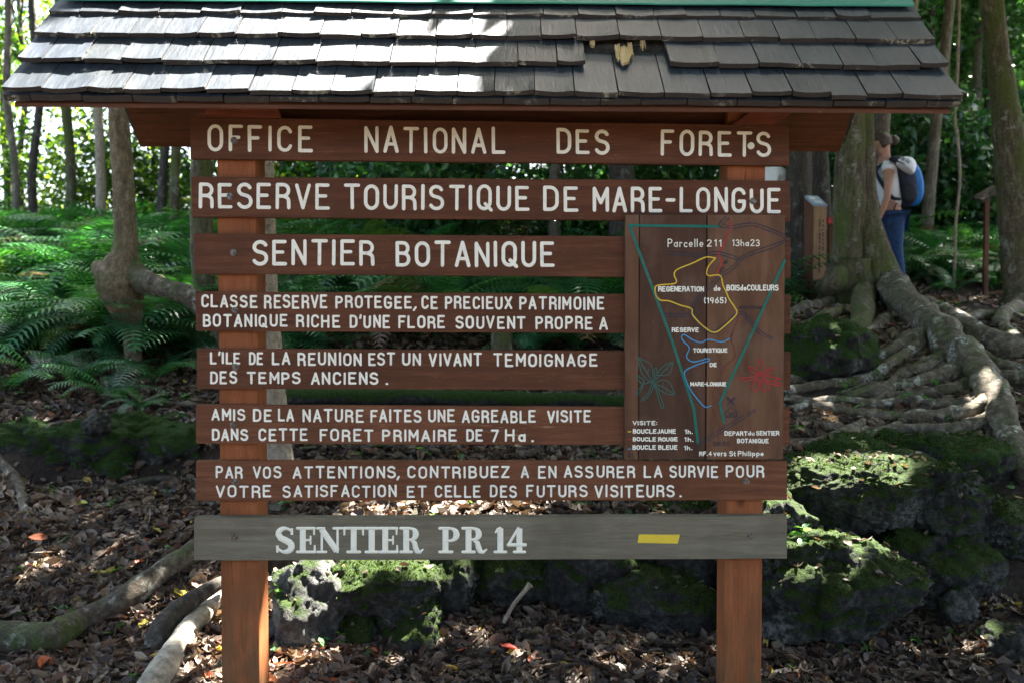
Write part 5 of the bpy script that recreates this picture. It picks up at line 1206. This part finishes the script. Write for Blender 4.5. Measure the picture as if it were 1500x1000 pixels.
mb = MB(); P = [W(*q) for q in ((1396, 470, 10.5), (1398, 400, 10.4), (1400, 330, 10.4), (1406, 262, 10.4), (1403, 205, 10.4), (1399, 170, 10.4), (1403, 90, 10.5), (1406, -60, 10.6), (1404, -300, 10.8))]; path = catmull(P, 6); mb.tube(path, [.016]*len(path), 8, 0, .25, 9)
tag(mb.build('liana', M['bark_pale']), 'thin pale liana hanging straight down right of the roof', 'liana')

# ------------------------------------------------------------------ signs on the path
d = 9.2; p = W(1192, 412, d); T = thing('information_pillar', (p.x, p.y, h1(p.x, d)-.05), 'wooden information pillar with a slanted printed top beside the dark trunk', 'pillar sign')
A_, B_, C2, D_ = W(1178, 290, d+.22), W(1192, 303, d), W(1211, 303, d+.05), W(1197, 290, d+.27)
zb = h1(p.x, d)-.05
mb = MB(); q = [A_, B_, C2, D_]; lo = [Vector((v.x, v.y, zb)) for v in q]; hi = [Vector((A_.x, A_.y, A_.z)), Vector(B_), Vector((C2.x, C2.y, B_.z)), Vector((D_.x, D_.y, A_.z))]
mb.add(lo+hi, [[0, 1, 5, 4]], 1); mb.add(lo+hi, [[1, 2, 6, 5], [2, 3, 7, 6], [3, 0, 4, 7], [4, 5, 6, 7], [3, 2, 1, 0]], 0)
mb.build('body', [M['pillar'], M['pillar_side']], T)
mb = MB(); n_ = (hi[1]-hi[0]).cross(hi[2]-hi[1]).normalized(); n_ = n_ if n_.z > 0 else -n_
tp = [hi[0]+n_*.004, hi[1]+n_*.004, hi[2]+n_*.004, hi[3]+n_*.004]; mb.extrude(tp, n_*.02); PTOP = mb.build('top_plate', M['plate'], T)
mb = MB(); c0 = tp[0].lerp(tp[1], .3).lerp(tp[3].lerp(tp[2], .3), .35)+n_*.0225; e1 = (hi[1]-hi[0]).normalized()*.035; e2 = (hi[3]-hi[0]).normalized()*.035
mb.add([c0+e1*math.cos(i*.6283)+e2*math.sin(i*.6283) for i in range(10)], [list(range(10))])
for k in range(3):
    c1 = tp[0].lerp(tp[1], .62+.1*k).lerp(tp[3].lerp(tp[2], .62+.1*k), .5)+n_*.0225; mb.add([c1-e2*1.2-e1*.2, c1+e2*1.2-e1*.2, c1+e2*1.2+e1*.2, c1-e2*1.2+e1*.2], [[0, 1, 2, 3]])
mb.build('print', M['shirt'], PTOP)
mb = MB(); ex = (C2-B_); ex.z = 0; nf = Vector((ex.y, -ex.x, 0)).normalized()
for cx_, z0_, z1_ in ((.42, .12, .62), (.68, .12, .50)):
    zz_ = B_.z-z0_
    rl = random.Random(int(cx_*100))
    while zz_ > B_.z-z1_:
        hgt = rl.uniform(.012, .03); a = Vector((B_.x, B_.y, 0))+ex*cx_+nf*.002; b = Vector((B_.x, B_.y, 0))+ex*(cx_+.10)+nf*.002
        mb.add([(a.x, a.y, zz_-hgt), (b.x, b.y, zz_-hgt), (b.x, b.y, zz_), (a.x, a.y, zz_)], [[0, 1, 2, 3]]); zz_ -= hgt+rl.choice((.006, .006, .02))
mb.build('lettering', M['black_line'], T)
d = 9.9; p = W(1216, 322, d); T = thing('trail_marker', (p.x, d, h1(p.x, d)-.05), 'small red-topped trail marker half hidden by the buttressed tree', 'trail marker')
mb = MB(); mb.box((p.x-.012, d, h1(p.x, d)-.05), (p.x+.03, d+.04, p.z-.03)); mb.build('post', M['pillar_side'], T, bevel=.004)
mb = MB(); mb.box((p.x-.03, d-.02, p.z-.045), (p.x+.06, d+.1, p.z+.02)); mb.build('plate', M['red'], T, bevel=.006)
d = 9.8; p = W(1445, 410, d); zt = W(1445, 292, d).z; T = thing('lectern_sign', (p.x, d, h1(p.x, d)-.05), 'thin brown post with a small slanted name plate, right of the liana', 'plant sign')
mb = MB(); mb.box((p.x-.022, d, h1(p.x, d)-.05), (p.x+.022, d+.045, zt)); mb.build('post', M['pillar_side'], T, bevel=.004)
mb = MB(); a, b = W(1434, 296, d), W(1464, 279, d); mb.extrude([a+Vector((0, -.07, -.02)), b+Vector((0, -.07, -.02)), b+Vector((0, -.07, .012)), a+Vector((0, -.07, .012))], (0, .22, .06)); mb.build('plate', M['bark_dark'], T, bevel=.004)

# ------------------------------------------------------------------ people
def skin_mesh(name, chains, mat, parent=None, sub=2, root=0):
    """chains: lists of (key, point, radius or (rx, ry)); equal keys are one joint"""
    idx = {}; V, R, E = [], [], []
    for ch in chains:
        prev = None
        for key, p, r in ch:
            if key not in idx: idx[key] = len(V); V.append(Vector(p)); R.append(r if isinstance(r, tuple) else (r, r))
            if prev is not None and prev != idx[key]: E.append((prev, idx[key]))
            prev = idx[key]
    me = bpy.data.meshes.new(name); me.from_pydata([tuple(v) for v in V], E, [])
    o = bpy.data.objects.new(name, me); COL.objects.link(o)
    sk = o.modifiers.new('s', 'SKIN'); sk.use_smooth_shade = True
    for i, sv in enumerate(me.skin_vertices[0].data): sv.radius = R[i]; sv.use_root = (i == root)
    ss = o.modifiers.new('u', 'SUBSURF'); ss.levels = sub; ss.render_levels = sub
    dg = bpy.context.evaluated_depsgraph_get(); dg.update()
    m2 = bpy.data.meshes.new_from_object(o.evaluated_get(dg)); bpy.data.objects.remove(o); m2.name = name
    m2.polygons.foreach_set('use_smooth', [True]*len(m2.polygons))
    return link_mesh(name, m2, mat, parent)
def blob(c, r, mat, name, parent, rot=None, sub=3, fn=None, pw=2.0):
    v, f = ico(sub); d_ = v/((np.abs(v)**pw).sum(1)**(1/pw))[:, None]
    P = [Vector((q[0]*r[0], q[1]*r[1], q[2]*r[2])) for q in d_]
    if fn: P = [fn(p) for p in P]
    if rot is not None: P = [rot @ p for p in P]
    return np_mesh(name, np.array([tuple(p+Vector(c)) for p in P]), f, mat, parent, smooth=True)
def build_person(P, fwd, label, clothes, hair_mat, bun=True):
    """P: joint positions; fwd: facing direction (unit, horizontal)"""
    side_ = Vector((-fwd.y, fwd.x, 0))                       # towards the person's left
    foot = min(P['ankL'].z, P['ankR'].z)
    T = thing('person', (P['pel'].x, P['pel'].y, foot-.07), label, 'person')
    hd = P['head']; hf = P['hf']                             # head centre and its facing direction
    hu = (Vector((0, 0, 1))-hf*hf.z).normalized()
    ch = [[('pel', P['pel'], (.125, .10)), ('sp', P['pel'].lerp(P['chest'], .5), (.115, .09)), ('chest', P['chest'], (.135, .10)), ('nb', P['neck'].lerp(P['chest'], .28), .075), ('neck', P['neck'], .05), ('hd0', hd-hu*.05, .07), ('hd', hd+hu*.02-hf*.008, .092), ('hdt', hd+hu*.085-hf*.01, .065)],
          [('hd0', 0, 0), ('chin', hd-hu*.085+hf*.055, .034)], [('hd', 0, 0), ('nose', hd-hu*.005+hf*.105, .014)]]
    for s, sg in (('L', 1), ('R', -1)):
        ch.append([('nb', 0, 0), ('sh'+s, P['sh'+s], .055), ('ua'+s, P['sh'+s].lerp(P['el'+s], .45), .046), ('el'+s, P['el'+s], .038), ('fa'+s, P['el'+s].lerp(P['wr'+s], .4), .036), ('wr'+s, P['wr'+s], .024), ('pm'+s, P['wr'+s].lerp(P['ha'+s], .6), (.030, .018))])
        hdn = (P['ha'+s]-P['wr'+s]).normalized(); acr = hdn.cross(fwd).normalized() if abs(hdn.dot(fwd)) < .9 else side_
        for k, (o, L_) in enumerate(((-.024, .06), (-.008, .07), (.008, .066), (.024, .052))):
            b = P['wr'+s].lerp(P['ha'+s], .75)+acr*o; ch.append([('pm'+s, 0, 0), ('k%d%s' % (k, s), b, .0095), ('m%d%s' % (k, s), b+hdn*L_*.55+fwd*.008, .0085), ('t%d%s' % (k, s), b+hdn*L_+fwd*.024, .007)])
        ch.append([('pm'+s, 0, 0), ('th'+s, P['wr'+s].lerp(P['ha'+s], .45)+acr*.03+fwd*.02, .010), ('tt'+s, P['wr'+s].lerp(P['ha'+s], .9)+acr*.04+fwd*.03, .008)])
        ch.append([('pel', 0, 0), ('hip'+s, P['hip'+s], .095), ('tg'+s, P['hip'+s].lerp(P['kn'+s], .5), .078), ('kn'+s, P['kn'+s], .058), ('ca'+s, P['kn'+s].lerp(P['ank'+s], .35), .056), ('ank'+s, P['ank'+s], .036), ('toe'+s, P['toe'+s], .034)])
    fixed = []
    seen = {}
    for c in ch:
        row = []
        for key, p, r in c:
            if key not in seen: seen[key] = (p, r)
            row.append((key, *seen[key]))
        fixed.append(row)
    skin_mesh('body', fixed, M['skin'], T)
    for sg in (1, -1): blob(hd-hu*.0+side_*sg*.088-hf*.005, (.022, .012, .032), M['skin'], 'ear', T, sub=2)
    # hair: a cap over the back and top of the skull, with a tied bun
    vv, ff = ico(4); pts = []
    for q in vv:
        q = Vector(q); l = q.dot(Vector((1, 0, 0)))
        w_ = hf*q.x*.108+side_*q.y*.098+hu*q.z*.115
        r = 1.05+.05*noise.noise(q*6)+.02*math.sin(q.z*30+q.y*12)
        if q.x > .35 and q.z < .45: r = .72
        if q.z < -.55: r = .8
        pts.append(tuple(hd+hu*.02+w_*r))
    np_mesh('hair', np.array(pts), ff, M['hair'], T, smooth=True)
    if bun: blob(hd-hf*.125+hu*-.02, (.05, .045, .05), M['hair'], 'hair_bun', T, sub=3, fn=lambda p: p*(1+.25*noise.noise(p*60)))
    g = .018
    sh = [[('pel', P['pel']+Vector((0, 0, .02)), (.155, .125)), ('sp', P['pel'].lerp(P['chest'], .5), (.14, .115)), ('chest', P['chest'], (.155, .12)), ('nb', P['neck'].lerp(P['chest'], .30), .088)]]
    for s in 'LR':
        e = clothes.get('sleeve', .12)
        sh.append([('nb', P['neck'].lerp(P['chest'], .30), .088), ('sh'+s, P['sh'+s], .072), ('sl'+s, P['sh'+s].lerp(P['el'+s], e), .066)])
    skin_mesh('shirt', sh, clothes['shirt'], T)
    tr = [[('pel', P['pel']-Vector((0, 0, .0)), (.15, .13))]]
    tr = []
    for s in 'LR': tr.append([('pel', P['pel'], (.15, .13)), ('hip'+s, P['hip'+s], .115), ('tg'+s, P['hip'+s].lerp(P['kn'+s], .5), .096), ('kn'+s, P['kn'+s], .076), ('ca'+s, P['kn'+s].lerp(P['ank'+s], .5), .070), ('ank'+s, P['ank'+s].lerp(P['kn'+s], .06), .058)])
    skin_mesh('trousers', tr, clothes['trousers'], T)
    for s in 'LR':
        a = P['ank'+s]; t = P['toe'+s]; skin_mesh('shoe', [[('h', a+Vector((0, 0, -.03)), .05), ('m', a.lerp(t, .55)+Vector((0, 0, -.02)), .046), ('t', t, .042)]], M['boot'], T)
    return T
d = 10.0
def w(x, y, dd=0): return W(x, y, d+dd)
gz = h1(w(1310, 420).x, d)
f_ = Vector((-1, .12, 0)).normalized()
PP = dict(pel=w(1308, 312), chest=w(1299, 262), neck=w(1296, 234), head=w(1292, 212), hf=Vector((-.88, .1, -.46)).normalized(),
  shL=w(1302, 247, -.17), elL=w(1300, 287, -.22), wrL=w(1290, 316, -.18), haL=w(1283, 328, -.16), shR=w(1297, 247, .17), elR=w(1288, 286, .2), wrR=w(1272, 308, .12), haR=w(1264, 314, .1),
  hipL=w(1309, 322, -.09), knL=w(1312, 366, -.1), ankL=w(1319, 414, -.1), toeL=w(1303, 422, -.12), hipR=w(1307, 322, .09), knR=w(1303, 366, .1), ankR=w(1308, 412, .12), toeR=w(1292, 418, .12))
build_person(PP, f_, 'person in white sleeveless top and blue jeans standing behind the buttressed tree, looking down', dict(shirt=M['shirt'], trousers=M['denim'], sleeve=.10), M['hair'])
# backpack worn by the hiker, and the cap clipped on it
c = w(1329, 266); rot = Matrix.Rotation(math.radians(-10), 3, 'Y')
BP = thing('backpack', c-Vector((0, 0, .3)), 'dark navy and bright blue backpack on the back of the hiker', 'backpack')
bend = lambda p: Vector((p.x+.10*(p.z/.27)**2*(-.5)-.03*p.z, p.y, p.z))
blob(c+Vector((-.035, 0, 0)), (.115, .15, .275), M['pack_dark'], 'main_bag', BP, rot, 4, lambda p: bend(p)*(1+.03*noise.noise(p*14)), 3.0)
blob(c+Vector((.055, .0, -.005)), (.085, .135, .25), M['pack_blue'], 'front_pocket', BP, rot, 4, lambda p: bend(p)*(1+.03*noise.noise(p*12)), 2.8)
blob(c+Vector((-.03, -.14, -.13)), (.075, .035, .10), M['dark_cloth'], 'side_pocket', BP, rot, 3, None, 2.6)
for sg in (-1, 1):
    mb = MB(); q = [c+Vector((-.12, sg*.11, .20)), Vector(PP['shL' if sg < 0 else 'shR'])+Vector((.0, -sg*.06, .075)), Vector(PP['chest'])+Vector((-.145, sg*.1, .05)), Vector(PP['pel']).lerp(PP['chest'], .45)+Vector((-.06, sg*.155, .0)), c+Vector((-.13, sg*.12, -.2))]
    path = catmull(q, 6); mb.tube(path, [.017]*len(path), 8, sx=1.8); mb.build('shoulder_strap', M['pack_dark'], BP)
mb = MB(); path = catmull([c+Vector((-.13, -.1, -.2)), w(1309, 310, -.16), w(1306, 338, -.17)], 5); mb.tube(path, [.007]*len(path), 6); mb.build('loose_strap', M['dark_cloth'], BP)
c2 = w(1325, 246, -.20); CP = thing('cap', c2-Vector((0, 0, .12)), 'white and navy cap hanging from the backpack', 'cap')
rc = Matrix.Rotation(math.radians(38), 3, 'Y')
def dome(p): return Vector((p.x, p.y, p.z*(1.0 if p.z > 0 else .12)))
blob(c2+Vector((.0, 0, -.005)), (.105, .098, .125), M['shirt'], 'crown', CP, rc, 4, dome)
mb = MB(); n = 12; vs = []
for k in range(n+1):
    a = math.pi*(.12+.76*k/n)+math.pi/2
    for r_, z_ in ((.096, 0), (.185, -.012), (.185, -.018), (.096, -.008)): vs.append(rc @ Vector((math.cos(a)*r_*(1.0 if r_ < .1 else 1.0), math.sin(a)*.098*(1 if r_ < .1 else .92), z_))+c2)
mb.add(vs, [[k*4+j, k*4+(j+1) % 4, (k+1)*4+(j+1) % 4, (k+1)*4+j] for k in range(n) for j in range(4)]); mb.build('brim', M['pack_dark'], CP)
mb = MB()
for k in range(9):
    a = -1.2+.13*k+.0; vv = []
    for dz_, da in ((.020, 0), (.048+.01*(k % 2), .02), (.048+.008*(k % 3), .09), (.022, .085)):
        q = rc @ Vector((math.sin(a+da)*.107*math.sqrt(max(0, 1-(dz_/.125)**2)), -math.cos(a+da)*.0975*math.sqrt(max(0, 1-(dz_/.125)**2)), dz_)); vv.append(q+c2)
    if k != 4: mb.add(vv, [[0, 1, 2, 3]])
mb.build('embroidery', M['pack_dark'], CP)
d = 9.7
f2 = Vector((.1, 1, 0)).normalized()
g2 = h1(w(1124, 420).x, d)
P2 = dict(pel=w(1122, 330), chest=w(1123, 272), neck=w(1123, 238), head=w(1122, 217), hf=Vector((.05, .98, -.2)).normalized(),
  shR=w(1147, 255), elR=w(1144, 300, .16), wrR=w(1136, 318, .36), haR=w(1132, 322, .45), shL=w(1099, 255), elL=w(1102, 300, .16), wrL=w(1110, 318, .36), haL=w(1114, 322, .45),
  hipL=w(1114, 340), knL=w(1114, 386, .03), ankL=w(1114, 430), toeL=w(1113, 436, .16), hipR=w(1130, 340), knR=w(1130, 386, .03), ankR=w(1130, 430), toeR=w(1131, 436, .16))
build_person(P2, f2, 'person in a white short-sleeved shirt almost hidden behind the right end of the top planks', dict(shirt=M['shirt'], trousers=M['dark_cloth'], sleeve=.42), M['hair'], bun=False)

# ------------------------------------------------------------------ unseen canopy overhead, its gaps cut along the sun rays to place light spots
def canopy():
    rng = np.random.default_rng(9); n = 125000
    x = rng.uniform(-6, 9, n); y = rng.uniform(-6.0, 15, n)
    z = np.maximum(6.0, 2.6+.37*y)+rng.uniform(0, 2.4, n)+vnoise(x*.5, y*.5, 2)*1.2
    keep = vnoise(x*1.1, y*1.1+z*.4, 71) > -.43
    keep &= (x > -2.6+np.maximum(0, y-8)*.25) | (y < 5)
    keep &= ~((x > 5.2) & (y > 11))
    spots = []                                              # (point, radius x, radius y) lit by the sun
    def sp(p, rx, ry): spots.append((p, rx, ry))
    sp(W(300, 100, 3.35), .72, .34); sp(W(600, 112, 3.3), .46, .12); sp(W(400, 30, 3.55), .4, .08); sp(W(130, 120, 3.28), .4, .1)
    sp(G(640, 748), .50, .20); sp(W(440, 845, 4.3), .24, .2); sp(W(598, 845, 4.35), .14, .16); sp(W(500, 870, 4.2), .1, .06); sp(G(735, 962), .17, .10); sp(G(480, 830), .2, .08)
    sp(G(300, 900), .07, .12); sp(G(262, 960), .06, .1); sp(Vector((-1.2, .4, 0)), 1.2, .7); sp(Vector((1.6, .2, 0)), 1.0, .8); sp(Vector((.3, -1.8, 0)), 1.8, 1.0); sp(W(255, 830, 4.5), .10, .10); sp(W(1230, 815, 4.35), .24, .11); sp(W(1318, 870, 4.3), .07, .10); sp(W(1225, 682, 4.75), .26, .06); sp(W(1150, 740, 4.5), .06, .08)
    sp(W(385, 900, 3.65), .05, .22); sp(G(390, 985), .12, .06); sp(W(600, 940, 4.2), .06, .06); sp(G(120, 830), .25, .03); sp(G(60, 800), .10, .04); 
    sp(W(1320, 375, 10), .14, .4); sp(G(1400, 420), .4, .25); sp(W(1345, 260, 10.1), .12, .15); sp(W(1430, 505, 6.6), .35, .1); sp(W(1450, 600, 5.5), .12, .12); sp(G(1190, 600), .15, .05); sp(G(1240, 540), .2, .05)
    sp(W(240, 420, 7.2), .2, .15); sp(G(40, 640), .12, .08); sp(W(828, 742, 5.0), .12, .1); sp(W(660, 820, 4.5), .06, .06); sp(G(1180, 990), .3, .05); sp(G(1400, 960), .25, .05); sp(G(940, 985), .2, .04)
    L = np.stack([x, y, z], 1)
    for p, rx, ry in spots:
        t = (z-p.z)/SUN.z; u = x-t*SUN.x-p.x; v = y-t*SUN.y-p.y
        keep &= (u/(rx+.12))**2+(v/(ry+.12))**2 > 1
    L = L[keep]
    for p in (W(1300, 118, 3.26), W(1312, 92, 3.35), W(1330, 60, 3.45), W(1120, 100, 3.35), W(1390, 130, 3.24), W(1230, 120, 3.3)):   # leaf clumps added to block sun from the right half of the roof
        q = p+SUN*((7.4-p.z)/SUN.z); L = np.concatenate([L, np.array(q)+rng.normal(0, 1, (130, 3))*np.array([.3, .3, .5])])
    n = len(L)
    cols = pal(n, GREENS, [4, 4, 3, 3, 1], rng)
    s = rng.uniform(.20, .36, n)
    return scatter(*LEAF4, L, rot_mats(n, .5, rng), s, cols)
v, f, c = canopy()
tag(np_mesh('canopy_foliage', v, f[0], M['leaf'], cols=c, origin=(0, 0, 0)), 'unseen leafy canopy of the near trees, gaps cut to place sun spots', 'canopy', kind='stuff')
